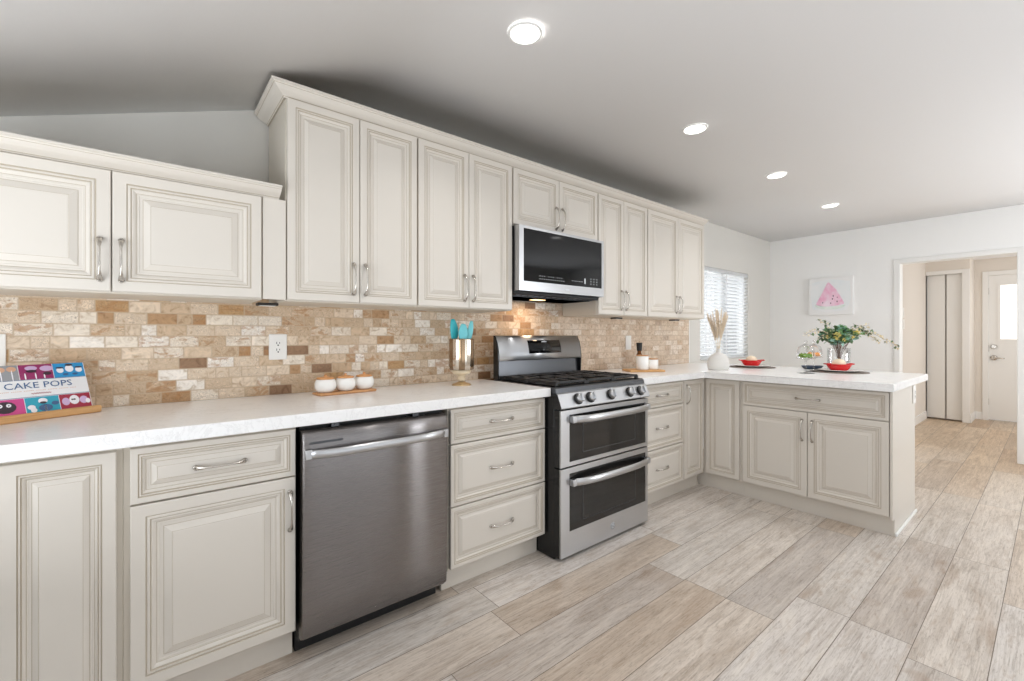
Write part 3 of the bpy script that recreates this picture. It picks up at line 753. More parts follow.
# ------------------------------------------------------------------ microwave
mw = thing('microwave_oven', 'stainless over-the-range microwave with black glass door', 'microwave', (0.003, -.406, 1.437))
w = .756
mb = MB(); mb.box(0.0, w, .048, .394, .0, .402, bev=.004); obj('body', mb, M['blackmatte'], mw)
mb = MB()
fx0, fx1, fz0, fz1 = .034, w - .022, .076, .384
for b in ((0, fx0, .02, .40), (fx1, w, .02, .40), (fx0, fx1, .02, fz0), (fx0, fx1, fz1, .40)): mb.box(b[0], b[1], 0, .048, b[2], b[3])
bmesh.ops.remove_doubles(mb.bm, verts=mb.bm.verts, dist=1e-5)
md = obj('door', mb, M['steel2'], mw)
mb = MB(); mb.box(fx0, fx1, .0012, .03, fz0, fz1); gl = obj('glass_panel', mb, M['blackglass'], md)
mb = MB()
for k in range(12):
    for r_ in range(2):
        if k % 4 == 3 and r_: continue
        x = .16 + k * .0185; z = fz0 + .020 + r_ * .017; mb.box(x, x + .007, .0004, .0014, z, z + .0035)
obj('control_markings', mb, M['print'], gl); mb = MB()
for k in range(10):
    x = .44 + k * .011; mb.box(x, x + .006, .0004, .0014, fz0 + .03, fz0 + .0325)
obj('control_markings', mb, M['print'], gl); mb = MB()
mb.box(.560, .572, .0004, .0014, fz0 + .02, fz0 + .055)
obj('start_key', mb, M['print'], gl); mb = MB()
for k in range(3):
    for r_ in range(3): mb.box(.62 + k * .03, .629 + k * .03, .0004, .0014, fz0 + .02 + r_ * .017, fz0 + .024 + r_ * .017)
obj('control_markings', mb, M['print'], gl)
mb = MB(); mb.lathe([(.013, 0), (.013, -.0015), (.0115, -.002)], (w / 2 + .02, 0, .046), 24, axis='y', sx=1.6, sy=.5); obj('emblem', mb, M['print'], md)
mb = MB()
for k in range(14): mb.box(.03 + k * .05, .07 + k * .05, .07, .10, -.004, .001)
mb.box(.02, w - .02, .11, .37, -.006, .001); obj('vent_grille', mb, M['darksteel'], mw)
mb = MB(); mb.box(.30, .40, .20, .25, -.0085, -.005, bev=.001); lp = obj('lamp_lens', mb, M['warmlens'], mw, label='lit warm cooktop lamp lens')
area('cooktop_lamp', (.35, .225, -.012), (0, 0, 0), .10, .05, 1.1, (1.0, .70, .46), parent=mw)

# ------------------------------------------------------------------ small wall things
def outlet(label, loc, rotz=0, switch=False, duplex=True):
    r = thing('light_switch' if switch else 'wall_outlet', label, 'switch' if switch else 'outlet', loc, rotz)
    mb = MB(); mb.box(-.039, .039, -.006, 0, -.061, .061, bev=.003); obj('cover_plate', mb, M['plate'], r)
    if switch:
        mb = MB(); mb.box(-.0165, .0165, -.009, -.006, -.033, .033, bev=.0015); obj('rocker', mb, M['plate'], r)
    else:
        mb = MB(); mb.box(-.017, .017, -.0085, -.006, -.034, .034, bev=.0012); s_ = obj('socket', mb, M['plate'], r)
        mb = MB()
        for z in (-.019, .013):
            mb.box(-.0075, -.0050, -.009, -.008, z + .001, z + .011); mb.box(.0050, .0075, -.009, -.008, z + .002, z + .010); mb.lathe([(.0035, -.008), (.0035, -.009)], (0, 0, z - .005), 10, axis='y')
        obj('slots', mb, M['slot'], s_)
    return r
outlet('white double outlet in the travertine above the dishwasher', (-1.172, -.0105, 1.141))
outlet('white outlet in the travertine cut by the photo edge above the cookbook', (-2.079, -.0105, 1.141))
outlet('white rocker switch on the tile above the wooden board past the range', (1.575, -.0105, 1.132), switch=True)
outlet('white switch high on the hall wall just inside the opening', (5.50, -1.1755, 1.47), switch=True)
outlet('white switch lower on the hall wall under another switch', (5.52, -1.1755, 1.33), switch=True)
outlet('pale outlet on the end panel of the peninsula', (2.335, -1.7568, .80))
proto = thing('cabinet_light', 'small dark puck light under the low wall cabinet filler', 'light', (-1.245, -.16, UZ0 - .0125))
mb = MB(); mb.box(-.04, .04, -.03, .03, 0, .012, bev=.003); obj('housing', mb, M['slot'], proto)
mb = MB(); mb.box(-.03, .03, -.02, .02, -.002, .001, bev=.0006); obj('lens', mb, M['plate'], proto)
copy_thing(proto, (1.27, -.12, UZ0 - .0125), 0, 'small dark puck light under the wall cabinet just past the microwave')
copy_thing(proto, (2.06, -.16, UZ0 - .0125), 0, 'small dark puck light under the wall cabinet at the window end')

# recessed ceiling lights
cl = thing('ceiling_light', 'round recessed ceiling light, largest and closest, over the dishwasher', 'light', (-.485, -1.02, CEIL - .002))
mb = MB(); mb.lathe([(.070, 0.0), (.070, -.0025), (.067, -.005), (.060, -.006), (.0585, -.004)], (0, 0, 0), 36, cap=False); obj('trim_ring', mb, M['trim'], cl)
mb = MB(); mb.lathe([(.059, -.004), (.05, -.0055), (.0005, -.0065)], (0, 0, 0), 36, cap=False); obj('lens', mb, M['lens'], cl, label='glowing white lens')
area('bulb', (0, 0, -.012), (0, 0, 0), .12, .12, 3.0, (1.0, .985, .965), 'DISK', cl, 2.2)
cl.location.z = ceil_z(-.485) - .003
for (x, lab) in ((.835, 'round recessed ceiling light, second of the row, above the range side'), (2.035, 'round recessed ceiling light, third of the row, above the peninsula'), (3.29, 'round recessed ceiling light, smallest, at the far end of the row')):
    copy_thing(cl, (x, -1.02, CEIL - .001), 0, lab)
soft = None
for x in (-.36, .95, 2.27, 3.55):
    o = copy_thing(cl, (x, -2.38, ceil_z(x) - .001), 0, 'round recessed ceiling light of the second row, outside the photo'); o['group'] = 'second row of ceiling lights'
    for c in o.children:
        if c.type == 'LIGHT':
            if soft is None: soft = c.data.copy(); soft.energy = 1.4
            c.data = soft

# painting
pt = thing('canvas_painting', 'square white canvas painting of a pink watermelon slice on the end wall', 'painting', (XF, -.672, 1.658))
mb = MB(); mb.box(-.036, -.001, -.219, .219, -.221, .221, bev=.003); obj('canvas', mb, M['canvas'], pt)
def watercolor(name, c1, c2, sc):
    m, n, l, b = newmat(name); g = noise(n, l, objco(n), sc, 4, .6, .6)
    l.new(ramp(n, l, g, [(.3, c1), (.68, c2)]), b.inputs['Base Color']); b.inputs['Roughness'].default_value = .85; return m
M['wm'] = watercolor('watermelon_pink_wash', rgb(240, 168, 202), rgb(248, 228, 240), 9); M['rind'] = watercolor('pale_green_wash', rgb(216, 230, 222), rgb(240, 243, 241), 12)
M['bluewash'] = watercolor('pale_blue_wash', rgb(234, 239, 242), rgb(243, 243, 244), 6)
def flat(name, pts, m, x, parent):
    mb = MB(); A = mb.ring([(x, y, z) for y, z in pts]); B = mb.ring([(x + .001, y, z) for y, z in pts]); mb.bridge(A, B, 0, False); mb.face(A); mb.face(B[::-1]); return obj(name, mb, m, parent)
flat('sky_wash', [(.19, .17), (.0, .20), (-.19, .16), (-.20, -.05), (-.16, -.17), (.05, -.19), (.18, -.15), (.2, 0)], M['bluewash'], -.0372, pt)
flat('rind', [(.16, -.105), (.13, -.135), (.06, -.158), (-.03, -.160), (-.11, -.148), (-.15, -.118), (-.138, -.108), (-.05, -.125), (.06, -.122), (.148, -.098)], M['rind'], -.0384, pt)
fl = flat('watermelon_slice', [(.022, .165), (.004, .15), (-.02, .12), (-.06, .07), (-.10, -.01), (-.135, -.085), (-.128, -.100), (-.06, -.115), (.04, -.122), (.11, -.115), (.142, -.095), (.138, -.075), (.10, 0), (.06, .09), (.035, .145)], M['wm'], -.0384, pt)
SEED = mat('seed_brown', rgb(104, 70, 88), .8)
for y, z, r in ((-.03, .0, .010), (-.022, -.035, .010), (.075, -.075, .008), (-.068, -.068, .010), (-.005, -.085, .009), (-.07, -.02, .006)):
    mb = MB(); A = mb.ring([(-.0394, y + r * .6 * math.cos(t), z + r * math.sin(t)) for t in [i * PI / 4 for i in range(8)]]); B = mb.ring([(-.0384, y + r * .6 * math.cos(t), z + r * math.sin(t)) for t in [i * PI / 4 for i in range(8)]])
    mb.bridge(A, B, 0, False); mb.face(A); obj('seed', mb, SEED, fl)

# ------------------------------------------------------------------ things on the counters
CZ = CT1
# cookbook on a bamboo stand
BYAW = math.radians(30); TILT = math.radians(21)
bx, by = -1.823, -.105      # lower right corner of the book
st = thing('book_stand', 'bamboo cookbook stand with a front ledge at the counter end', 'book stand', (bx, by, CZ), BYAW)
mb = MB(); mb.box(-.275, .012, -.034, .034, .0, .012, bev=.003); obj('base_board', mb, M['bamboo'], st)
mb = MB(); mb.box(-.278, .018, -.052, -.032, .0, .026, bev=.007, seg=3); obj('ledge', mb, M['bamboo'], st)
def tl(y, z):  # along the leaning plane: y depth behind face, z up along it
    return (y * math.cos(TILT) + z * math.sin(TILT), -y * math.sin(TILT) + z * math.cos(TILT))
mb = MB(); q = [tl(.0178, .012), tl(.0178, .15), tl(.027, .15), tl(.027, .012)]; off = (-.030, .0205)
mb.prism([(a + off[0], b + off[1]) for a, b in q], 'x', -.26, -.02); obj('back_board', mb, M['bamboo'], st)
bk = thing('cookbook', 'cookbook about cake pops with pink and blue photo squares, leaning on its stand', 'book', (bx, by, CZ), BYAW)
oy, oz = -.030, .0205
BW, BH = .262, .172
def slab(mb, x0, x1, z0, z1, y0, y1, mi=0):
    q = [tl(y0, z0), tl(y0, z1), tl(y1, z1), tl(y1, z0)]; mb.prism([(a + oy, b + oz) for a, b in q], 'x', x0, x1, mi)
M['cover'] = mat('white_book_cover', rgb(236, 236, 238), .35); M['paper'] = mat('book_pages', rgb(236, 228, 212), .8)
mb = MB(); slab(mb, -BW, 0, .002, BH, .0, .0025); slab(mb, -BW, 0, .002, BH, .0145, .017); slab(mb, -BW, -BW + .003, .002, BH, .0025, .0145); cov = obj('cover', mb, M['cover'], bk)
mb = MB(); slab(mb, -BW + .004, -.003, .005, BH - .003, .0026, .0144); obj('pages', mb, M['paper'], bk)
pic = {'plum': rgb(150, 44, 100), 'blue': rgb(46, 148, 206), 'grey': rgb(150, 152, 156), 'pink': rgb(206, 70, 140), 'teal': rgb(34, 160, 186), 'crimson': rgb(160, 28, 58), 'ink': rgb(52, 34, 48), 'wht': rgb(240, 238, 244), 'lil': rgb(206, 176, 214), 'tan': rgb(214, 168, 140), 'navy': rgb(60, 96, 140)}
pm = {k: mat('print_' + k, v, .35) for k, v in pic.items()}
T3 = BW / 3
def disc(mb, x, z, rx, rz, y, mi=0, n=14):
    P = [(x + rx * math.cos(2 * PI * i / n), z + rz * math.sin(2 * PI * i / n)) for i in range(n)]
    vs = []
    for px, pz in P:
        a, b = tl(y, pz); vs.append(mb.bm.verts.new((px, a + oy, b + oz)))
    mb.face(vs, mi)
def picture(i, row, bgm, pops):
    x0 = -BW + i * T3; x1 = x0 + T3 - .002
    z0, z1 = (.120, BH) if row else (.004, .056)
    mb = MB(); mats = [pm[bgm]]
    slab(mb, x0, x1, z0, z1, -.0005, .001)
    for fx, fz, rx, rz, cm in pops:
        if pm[cm] not in mats: mats.append(pm[cm])
        disc(mb, x0 + fx * T3, z0 + fz * (z1 - z0), rx, rz, -.0009 - .0001 * len(mats), mats.index(pm[cm]))
    obj('cover_picture', mb, mats, cov)
picture(0, 1, 'grey', [(.2, .75, .012, .009, 'tan'), (.5, .72, .012, .009, 'tan'), (.8, .74, .012, .009, 'tan'), (.2, .3, .0016, .02, 'wht'), (.5, .3, .0016, .02, 'wht'), (.8, .3, .0016, .02, 'wht')])
picture(1, 1, 'plum', [(.35, .75, .016, .008, 'lil'), (.8, .7, .018, .010, 'lil'), (.35, .55, .014, .005, 'ink'), (.8, .35, .011, .006, 'ink'), (.15, .2, .002, .012, 'wht'), (.45, .2, .002, .012, 'wht'), (.7, .15, .002, .008, 'wht')])
picture(2, 1, 'blue', [(.2, .5, .010, .010, 'wht'), (.5, .6, .012, .013, 'wht'), (.8, .5, .010, .010, 'wht'), (.2, .68, .011, .003, 'ink'), (.5, .86, .011, .004, 'ink'), (.8, .68, .011, .003, 'ink'), (.35, .2, .008, .004, 'navy'), (.65, .2, .008, .004, 'navy')])
picture(0, 0, 'pink', [(.45, .5, .026, .020, 'ink'), (.32, .62, .006, .006, 'wht'), (.55, .62, .006, .006, 'wht'), (.32, .62, .0025, .0025, 'ink'), (.55, .62, .0025, .0025, 'ink')])
picture(1, 0, 'teal', [(.15, .35, .010, .008, 'wht'), (.5, .72, .012, .010, 'wht'), (.5, .6, .009, .004, 'ink'), (.55, .25, .018, .012, 'navy'), (.55, .2, .003, .012, 'wht'), (.85, .5, .010, .007, 'navy'), (.2, .15, .008, .008, 'wht')])
picture(2, 0, 'crimson', [(.18, .5, .011, .014, 'lil'), (.45, .58, .014, .017, 'wht'), (.75, .52, .012, .014, 'lil'), (.45, .6, .004, .003, 'ink'), (.88, .42, .007, .009, 'wht'), (.38, .6, .0025, .003, 'ink')])
mb = MB(); slab(mb, -BW, 0, .118, .1195, -.0006, .001); slab(mb, -BW, 0, .0575, .059, -.0006, .001); obj('cover_stripe', mb, pm['navy'], cov)
def lettering(name, body, size, x, z, m, parent, width=None):
    cu = bpy.data.curves.new(name, 'FONT'); cu.body = body; cu.size = size; cu.align_x = 'CENTER'; cu.extrude = .0003; cu.resolution_u = 2
    t = bpy.data.objects.new(name, cu); COL.objects.link(t); bpy.context.view_layer.update()
    me = bpy.data.meshes.new_from_object(t.evaluated_get(bpy.context.evaluated_depsgraph_get()))
    COL.objects.unlink(t); bpy.data.objects.remove(t)
    if width:
        xsz = max(v.co.x for v in me.vertices) - min(v.co.x for v in me.vertices); k = width / xsz
        for v in me.vertices: v.co.x *= k
    me.name = name; me.materials.clear(); me.materials.append(m)
    a, b = tl(-.0008, z)
    return obj(name, me, None, parent, (x, a + oy, b + oz), (PI / 2 - TILT, 0, 0))
lettering('title', 'CAKE POPS', .030, -BW / 2, .089, pm['navy'], cov, .172)
mb = MB()
for k in range(46):
    if k % 7 == 6: continue
    slab(mb, -BW + .03 + k * .0043, -BW + .0325 + k * .0043, .0795, .0812, -.0005, .001)
obj('subtitle', mb, pm['tan'], cov)
mb = MB(); pts = []
for k in range(40):
    t = k / 39; a, b = tl(-.0006, .0695 + .0022 * math.sin(k * 1.3)); pts.append((-BW / 2 - .024 + t * .05, a + oy, b + oz))
mb.sweep(pts, .0007, 5); obj('author_line', mb, pm['crimson'], cov)

# three jars on a wooden tray
ty = math.radians(7)
tr = thing('serving_tray', 'narrow wooden tray under three small white jars', 'tray', (-.905, -.165, CZ), ty)
mb = MB(); mb.box(-.142, .142, -.047, .047, .0, .012, bev=.005, seg=3); obj('board', mb, M['lightwood'], tr)
jar0 = None
for k, (dx, lab) in enumerate(((-.098, 'round white jar with wooden lid, end of tray toward the cookbook'), (0, 'round white jar with wooden lid in the middle of the tray'), (.098, 'round white jar with wooden lid, tray end toward the range'))):
    p = (-.905 + dx * math.cos(ty), -.165 + dx * math.sin(ty), CZ + .0125)
    if k == 0:
        jar0 = thing('lidded_jar', lab, 'jar', p, 0, 'white jars on the tray')
        mb = MB(); mb.lathe([(.026, 0), (.036, .004), (.046, .020), (.048, .036), (.0455, .050), (.041, .060), (.038, .062), (.037, .059)], (0, 0, 0), 32); obj('bowl', mb, M['ceramic'], jar0)
        mb = MB(); mb.lathe([(.0385, .0622), (.040, .065), (.037, .069), (.024, .0725), (.009, .074), (.0055, .0765), (.007, .080), (.005, .083), (.0005, .0835)], (0, 0, 0), 28); obj('lid', mb, M['lidwood'], jar0)
    else: copy_thing(jar0, p, 0, lab)

# utensil holder with turquoise utensils
ux, uy = -.280, -.235
uh = thing('utensil_holder', 'footed mercury glass utensil holder with a gold pedestal', 'utensil holder', (ux, uy, CZ))
uh.scale = (1.1, 1.1, 1.1)
mb = MB(); mb.lathe([(.050, 0), (.050, .003), (.044, .008), (.026, .013), (.016, .020)], (0, 0, 0), 32); obj('foot', mb, M['gold'], uh)
mb = MB(); mb.lathe([(.016, .0205), (.019, .026), (.022, .034), (.019, .042), (.015, .046), (.024, .052), (.040, .058), (.048, .066), (.050, .074), (.046, .080)], (0, 0, 0), 32); obj('pedestal', mb, mat('ivory_marble', rgb(226, 208, 178), .3), uh)
mb = MB(); N = 16
outer = [];
for z in (.0805, .10, .17, .232, .238):
    ring = []
    for i in range(N * 4):
        a = 2 * PI * i / (N * 4); rr = .0645 + .0015 * abs(math.sin(a * N / 2)); rr *= (.93 if z < .09 else 1.0); ring.append((rr * math.cos(a), rr * math.sin(a), z))
    outer.append(mb.ring(ring))
inner = []
for z in (.238, .086):
    inner.append(mb.ring([(.060 * math.cos(2 * PI * i / (N * 4)), .060 * math.sin(2 * PI * i / (N * 4)), z) for i in range(N * 4)]))
def mi_of(i): return 0 if (i // 5) % 2 else 1
rs = outer + inner
for a, b in zip(rs, rs[1:]):
    n_ = len(a)
    for i in range(n_):
        j = (i + 1) % n_; mb.face([a[i], a[j], b[j], b[i]], mi_of(i), True)
mb.face(outer[0][::-1]); mb.face(inner[-1]); obj('cup', mb, [M['mercury'], M['mercurydark']], uh)
def utensil(name, label, dx, dy, lean, az, headfn, m):
    r = thing(name, label, 'utensil', (ux + dx, uy + dy, CZ + .0955)); r.rotation_euler = (0, lean, az)
    mb = MB(); mb.sweep([(0, 0, 0), (0, 0, .09), (0, 0, .165)], .0045, 8); obj('shaft', mb, M['lightwood'], r)
    mb = MB(); headfn(mb); obj('head', mb, m, r)
def spoonhead(L, wd, dp):
    def f(mb):
        pts = [(0, -dp * math.sin(PI * t) * .6, .150 + L * t) for t in [i / 10 for i in range(11)]]
        mb.sweep(pts, lambda t: (.005 + wd * math.sin(PI * min(1, .08 + .86 * t)) ** .75, .004), 12, up=(0, 1, 0))
    return f
utensil('serving_spoon', 'dark turquoise spoon standing behind in the utensil holder', -.022, .016, -.10, 0.1, spoonhead(.128, .024, .012), M['turq'])
utensil('spatula', 'pale turquoise rounded spatula crossing in front in the utensil holder', -.016, -.022, .06, -.05, spoonhead(.100, .026, .006), M['turq2'])
utensil('slotted_turner', 'slim turquoise turner leaning toward the range in the utensil holder', .010, -.012, .19, 0.0, spoonhead(.122, .014, .004), M['turq2'])

# board with canisters past the range
bd = thing('cutting_board', 'wooden cutting board under white canisters past the range', 'cutting board', (1.346, -.325, CZ), math.radians(-33))
mb = MB(); mb.box(-.145, .135, -.088, .088, 0, .016, bev=.005, seg=3); obj('board', mb, M['bamboo'], bd)
def canister(label, x, y, r, h, lidh=.012):
    c = thing('canister', label, 'canister', (x, y, CZ + .0165))
    mb = MB(); mb.lathe([(r * .94, 0), (r, .006), (r, h - .006), (r * .96, h), (r * .86, h), (r * .86, h - .01)], (0, 0, 0), 32); obj('jar', mb, M['ceramic'], c)
    mb = MB(); mb.lathe([(r * .85, h - .009), (r * .85, h + .001), (r * 1.0, h + .002), (r * 1.0, h + lidh), (r * .92, h + lidh + .002)], (0, 0, 0), 32); obj('lid', mb, M['lightwood'], c)
    return c
canister('large white canister with thin wooden lid on the cutting board', 1.307, -.338, .047, .104, .006)
canister('small white canister with wooden lid beside the large one', 1.393, -.372, .042, .076, .006)
ob = thing('oil_bottle', 'amber bottle with tall black stopper behind the large canister', 'bottle', (1.566, -.13, CZ))
mb = MB(); mb.lathe([(.024, 0), (.027, .004), (.027, .10), (.024, .118), (.017, .128), (.016, .152)], (0, 0, 0), 24); obj('bottle_body', mb, M['amber'], ob)
mb = MB(); mb.lathe([(.020, .150), (.021, .156), (.025, .214), (.024, .217), (.0005, .2175)], (0, 0, 0), 24); obj('stopper', mb, M['stopper'], ob)

# flat white vase with pampas
vx, vy = 1.925, -.631
vs = thing('bottle_vase', 'flat round white bottle vase at the inside corner of the peninsula', 'vase', (vx, vy, CZ), YAW - PI / 2)
mb = MB(); mb.lathe([(.074, 0), (.082, .006), (.088, .035), (.087, .065), (.078, .095), (.060, .118), (.036, .134), (.020, .142), (.0165, .150), (.0165, .166), (.019, .172), (.015, .172), (.013, .15)], (0, 0, 0), 36, cap=False)
for v in mb.bm.verts: v.co.y *= .55 + .45 * min(1, max(0, (v.co.z - .10) / .04)) if abs(v.co.x) + abs(v.co.y) > .0001 else 1
mb.face([v for v in mb.bm.verts if v.co.z < 1e-6]); obj('vase_body', mb, M['matceramic'], vs)
pg = thing('pampas_bunch', 'bunch of dried cream pampas grass in the white bottle vase', 'dried grass', (vx, vy, CZ + .10))
for k in range(13):
    rnd = random.Random(k); a = (k - 6) / 6
    rx = Vector((.774, -.633, 0)); fx = Vector((.633, .774, 0))
    dirv = rx * (a * .085 + rnd.uniform(-.01, .01)) + fx * rnd.uniform(-.05, .05); H = .37 - .05 * a * a + rnd.uniform(-.02, .02)
    mb = MB(); pts = [dirv * (t ** 1.5) + Vector((0, 0, H * t)) + rx * (.004 * (1 if k % 2 else -1) * (1 - t)) for t in [i / 8 for i in range(9)]]
    mb.sweep(pts, .0012, 5)
    for j in range(330):
        t = .42 + .58 * rnd.random(); i0 = min(int(t * 8), 7); P0 = pts[i0].lerp(pts[i0 + 1], t * 8 - i0)
        wd = .019 * math.sin(PI * min(1, max(.05, (t - .38) / .62))) + .004
        aa = rnd.uniform(0, 2 * PI); o2 = Vector((math.cos(aa), math.sin(aa), 0)) * wd * rnd.uniform(.4, 1)
        tip = P0 + o2 + Vector((0, 0, rnd.uniform(.015, .04))); sd = Vector((-math.sin(aa), math.cos(aa), 0)) * .0016
        mb.face([mb.bm.verts.new(P0 - sd), mb.bm.verts.new(P0 + sd), mb.bm.verts.new(tip)])
    obj('plume', mb, M['pampas'], pg)

# place settings
def setting(px, py, ml, pl, bl_, bread, first=None):
    m_ = thing('placemat', ml, 'placemat', (px, py, CZ)) if False else None
    mb = MB(); mb.lathe([(.185, .0), (.186, .002), (.184, .004)], (0, 0, 0), 48); o = obj('placemat', mb, M['placemat'], None, (px, py, CZ + .0003)); tag(o, ml, 'placemat', 'round placemats', 'thing')
    mb = MB(); mb.lathe([(.085, .0), (.09, .003), (.132, .011), (.135, .013), (.13, .0145), (.088, .0065), (.0005, .006)], (0, 0, 0), 48); o = obj('dinner_plate', mb, M['whiteplate'], None, (px, py, CZ + .0047)); tag(o, pl, 'plate', 'white dinner plates', 'thing')
    b = thing('red_bowl', bl_, 'bowl', (px, py, CZ + .0118), YAW - PI / 2, 'red bowls')
    mb = MB(); mb.lathe([(.060, 0), (.066, .003), (.083, .020), (.098, .044), (.103, .050), (.100, .051), (.094, .044), (.079, .022), (.060, .007), (.0005, .006)], (0, 0, 0), 40, sy=.85); obj('dish', mb, M['red'], b)
    b.scale = (.87, .87, 1.0)
    for s in (-1, 1):
        mb = MB(); mb.sweep([(s * .094, -.03, .047), (s * .115, -.026, .050), (s * .124, 0, .052), (s * .115, .026, .050), (s * .094, .03, .047)], lambda t: (.006, .004), 8); obj('ear_handle', mb, M['red'], b)
    br = thing('bread_roll', bread, 'bread', (px, py, CZ + .0185), .4, 'bread rolls in the red bowls')
    mb = MB()
    mb.ball((0, 0, .042), .046, 0, 16, 10, .85)
    for v in mb.bm.verts: v.co.x *= 1.15; v.co += v.co.normalized() * .003 * math.sin(v.co.x * 130) * math.cos(v.co.y * 110)
    obj('crust', mb, M['bread'], br)
setting(2.46, -.665, 'round taupe placemat near the window end of the peninsula', 'white plate under the red bowl near the window', 'red bowl of bread near the window', 'cream bread in the red bowl near the window')
setting(2.435, -1.312, 'round taupe placemat in front of the glass flower vase', 'white plate under the red bowl in front of the flowers', 'red bowl of bread in front of the flower vase', 'cream bread in the red bowl in front of the flowers')

nd = tag(obj('shallow_dish', MB().lathe([(.06, 0), (.075, .004), (.092, .02), (.095, .026), (.09, .027), (.07, .010), (.0005, .007)], (0, 0, 0), 32, sx=.9, sy=.62), M['navy'], None, (2.635, -1.075, CZ + .0003), (0, 0, YAW - PI / 2)), 'navy shallow dish between the glass cloches and flower vase', 'dish', None, 'thing')

def cloche(label, x, y, s, fruit, fm, stemh):
    r = thing('stemmed_cloche', label, 'glass cloche', (x, y, CZ))
    mb = MB(); mb.lathe([(.058 * s, 0), (.058 * s, .002), (.02 * s, .006), (.0055, .012), (.0048, stemh * .6), (.007, stemh - .01), (.03 * s, stemh - .003), (.062 * s, stemh), (.064 * s, stemh + .004), (.06 * s, stemh + .004), (.0005, stemh + .001)], (0, 0, 0), 32); obj('pedestal', mb, M['glass'], r)
    mb = MB(); mb.lathe([(.058 * s, stemh + .0045), (.060 * s, stemh + .02), (.058 * s, stemh + .055 * s), (.046 * s, stemh + .085 * s), (.024 * s, stemh + .102 * s), (.008, stemh + .108 * s), (.006, stemh + .114 * s), (.011, stemh + .124 * s), (.009, stemh + .134 * s), (.0005, stemh + .137 * s)], (0, 0, 0), 32, cap=False); obj('dome', mb, M['glass'], r)
    for k, (fx, fy) in enumerate(((-.022, 0), (.022, .01), (.0, -.022), (.004, .028))):
        f = thing(fruit[0], fruit[1], fruit[2], (x + fx * s, y + fy * s, CZ + stemh + .0062), 0, fruit[3])
        mb = MB(); mb.lathe([(.005, 0), (.014 * s, .004), (.0205 * s, .013), (.0205 * s, .019), (.014 * s, .028), (.005, .032), (.0005, .0325)], (0, 0, 0), 16); obj('skin', mb, fm, f)
        mb = MB(); mb.lathe([(.003, .0325), (.0025, .036), (.0005, .0365)], (0, 0, 0), 8); obj('stalk', mb, M['stem'], f)
cloche('stemmed glass cloche holding green limes in front of the other cloche', 2.115, -1.19, 1.0, ('lime', 'small green lime under the front glass cloche', 'lime', 'limes under the front cloche'), M['lime'], .108)
cloche('stemmed glass cloche holding oranges behind the lime cloche', 2.318, -1.182, .95, ('mandarin', 'small orange mandarin under the rear glass cloche', 'orange', 'mandarins under the rear cloche'), M['orange'], .112)

# glass vase of flowers
fx_, fy_ = 2.625, -1.262
gv = thing('glass_vase', 'clear glass cylinder vase behind the red bowl', 'vase', (fx_, fy_, CZ))
mb = MB(); mb.lathe([(.072, 0), (.076, .004), (.078, .09), (.076, .17), (.078, .178), (.075, .178), (.073, .17), (.075, .09), (.073, .012), (.0005, .010)], (0, 0, 0), 40); obj('vase_wall', mb, M['glass'], gv)
fa = thing('flower_arrangement', 'loose bouquet of eucalyptus, yellow flowers and long blossom sprays in the glass vase', 'flowers', (fx_, fy_, CZ + .0125))
RX, FX = Vector((.774, -.633, 0)), Vector((.633, .774, 0)); rnd = random.Random(11)
def bez(p0, p1, p2, n=10): return [(1 - t) ** 2 * Vector(p0) + 2 * t * (1 - t) * Vector(p1) + t * t * Vector(p2) for t in [i / n for i in range(n + 1)]]
def leafq(mb, p, d, up, L, Wd, mi):
    d = d.normalized(); s = d.cross(up)
    s = s.normalized() if s.length > 1e-4 else Vector((1, 0, 0)); nrm = s.cross(d)
    rows = []
    for t, wv in ((0, .08), (.3, .8), (.6, 1.0), (.85, .6), (1, .06)):
        c = p + d * (L * t) + nrm * (L * .12 * math.sin(PI * t)); rows.append([mb.bm.verts.new(c - s * Wd * wv * .5), mb.bm.verts.new(c - nrm * Wd * .06), mb.bm.verts.new(c + s * Wd * wv * .5)])
    for a, b in zip(rows, rows[1:]):
        for k in (0, 1): mb.face([a[k], a[k + 1], b[k + 1], b[k]], mi, True)
mbs = MB(); mbl = MB()
tips = []
for k in range(26):
    a = rnd.uniform(0, 2 * PI); rr = .155 * math.sqrt(rnd.random()); h = .235 + .125 * (1 - (rr / .155) ** 2) * rnd.uniform(.55, 1.0)
    top = RX * (.02 + rr * math.cos(a) * 1.05) + FX * (rr * math.sin(a)) + Vector((0, 0, h)); foot = RX * (-.03 * math.cos(a)) + FX * (-.03 * math.sin(a)) + Vector((0, 0, .012))
    mid = RX * (.02 * math.cos(a)) + FX * (.02 * math.sin(a)) + Vector((0, 0, .20))
    pts = bez(foot, mid, top); mbs.sweep(pts, .0012, 5); tips.append(top)
    for j in range(26):
        t = rnd.uniform(.66, 1.0); i0 = min(int(t * 10), 9); p = pts[i0].lerp(pts[i0 + 1], t * 10 - i0)
        d = Vector((rnd.gauss(0, 1), rnd.gauss(0, 1), rnd.gauss(.2, .7)))
        leafq(mbl, p, d, Vector((rnd.gauss(0, .4), rnd.gauss(0, .4), 1)), rnd.uniform(.030, .046), rnd.uniform(.024, .036), rnd.choice((0, 0, 1, 1, 2)))
obj('stems', mbs, M['stem'], fa)
obj('foliage', mbl, [M['leaf'], M['leaf2'], M['leafd']], fa)
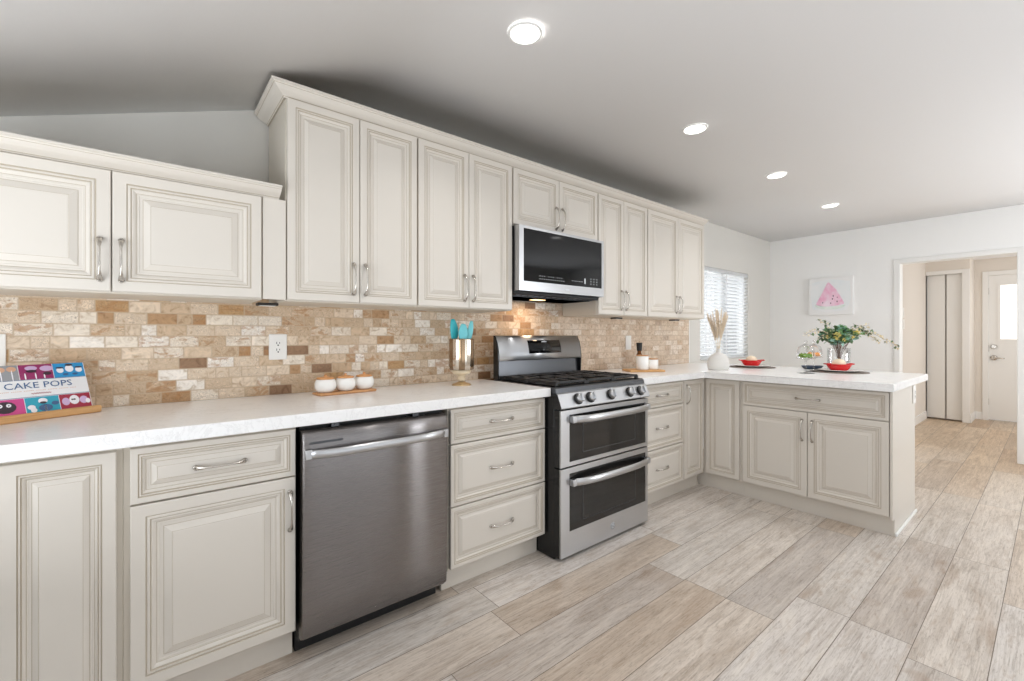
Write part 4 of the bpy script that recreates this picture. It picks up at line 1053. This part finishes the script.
for k, (u_, f_, z_, r_) in enumerate(((-.062, -.07, .262, .030), (-.095, -.02, .255, .018), (.045, -.09, .252, .013), (.105, -.05, .285, .026), (.135, .0, .275, .022), (-.03, -.10, .235, .016))):
    mb = MB(); c = RX * u_ + FX * f_ + Vector((0, 0, z_))
    for j in range(34):
        d = Vector((rnd.gauss(0, 1), rnd.gauss(0, 1), rnd.gauss(.2, 1))).normalized()
        leafq(mb, c + d * r_ * .3, d, Vector((rnd.gauss(0, .5), rnd.gauss(0, .5), 1)), r_ * .8, r_ * .6, 0)
    mb.sweep(bez((0, 0, .03), RX * u_ * .2 + Vector((0, 0, .16)), c), .0014, 5, mi=1)
    obj('yellow_flower', mb, [M['yellow'], M['stem']], fa)
for k, (p1, p2, nb) in enumerate((((.14, 0, .33), (.47, -.02, .165), 120), ((.10, -.03, .31), (.36, .03, .205), 95), ((.06, 0, .30), (.24, 0, .345), 40), ((-.12, 0, .30), (-.27, 0, .27), 44), ((-.05, 0, .30), (-.15, 0, .385), 44), ((-.08, -.05, .27), (-.20, -.04, .235), 36))):
    c1 = RX * p1[0] + FX * p1[1] + Vector((0, 0, p1[2])); c2 = RX * p2[0] + FX * p2[1] + Vector((0, 0, p2[2]))
    pts = bez((0, 0, .05), RX * c1.dot(RX) * .3 + Vector((0, 0, .22)), c1, 6)[:-1] + bez(c1, c1 + (c2 - c1) * .5 + Vector((0, 0, .03)), c2, 8)
    mb = MB(); mb.sweep(pts, lambda t: (.0016 - .001 * t, .0016 - .001 * t), 5, mi=2)
    for j in range(nb):
        t = .38 + .62 * rnd.random(); x = t * (len(pts) - 1); i0 = min(int(x), len(pts) - 2); p = pts[i0].lerp(pts[i0 + 1], x - i0)
        d = Vector((rnd.gauss(0, 1), rnd.gauss(0, 1), rnd.gauss(0, 1)))
        dark = rnd.random() < (.35 if t < .7 else .12)
        L = .030 if dark else .019
        leafq(mb, p + d.normalized() * .006, d, Vector((0, .1, 1)), L, L * .6, 1 if dark else 0)
    obj('blossom_spray', mb, [M['blossom'], M['leafd'], M['stem']], fa)
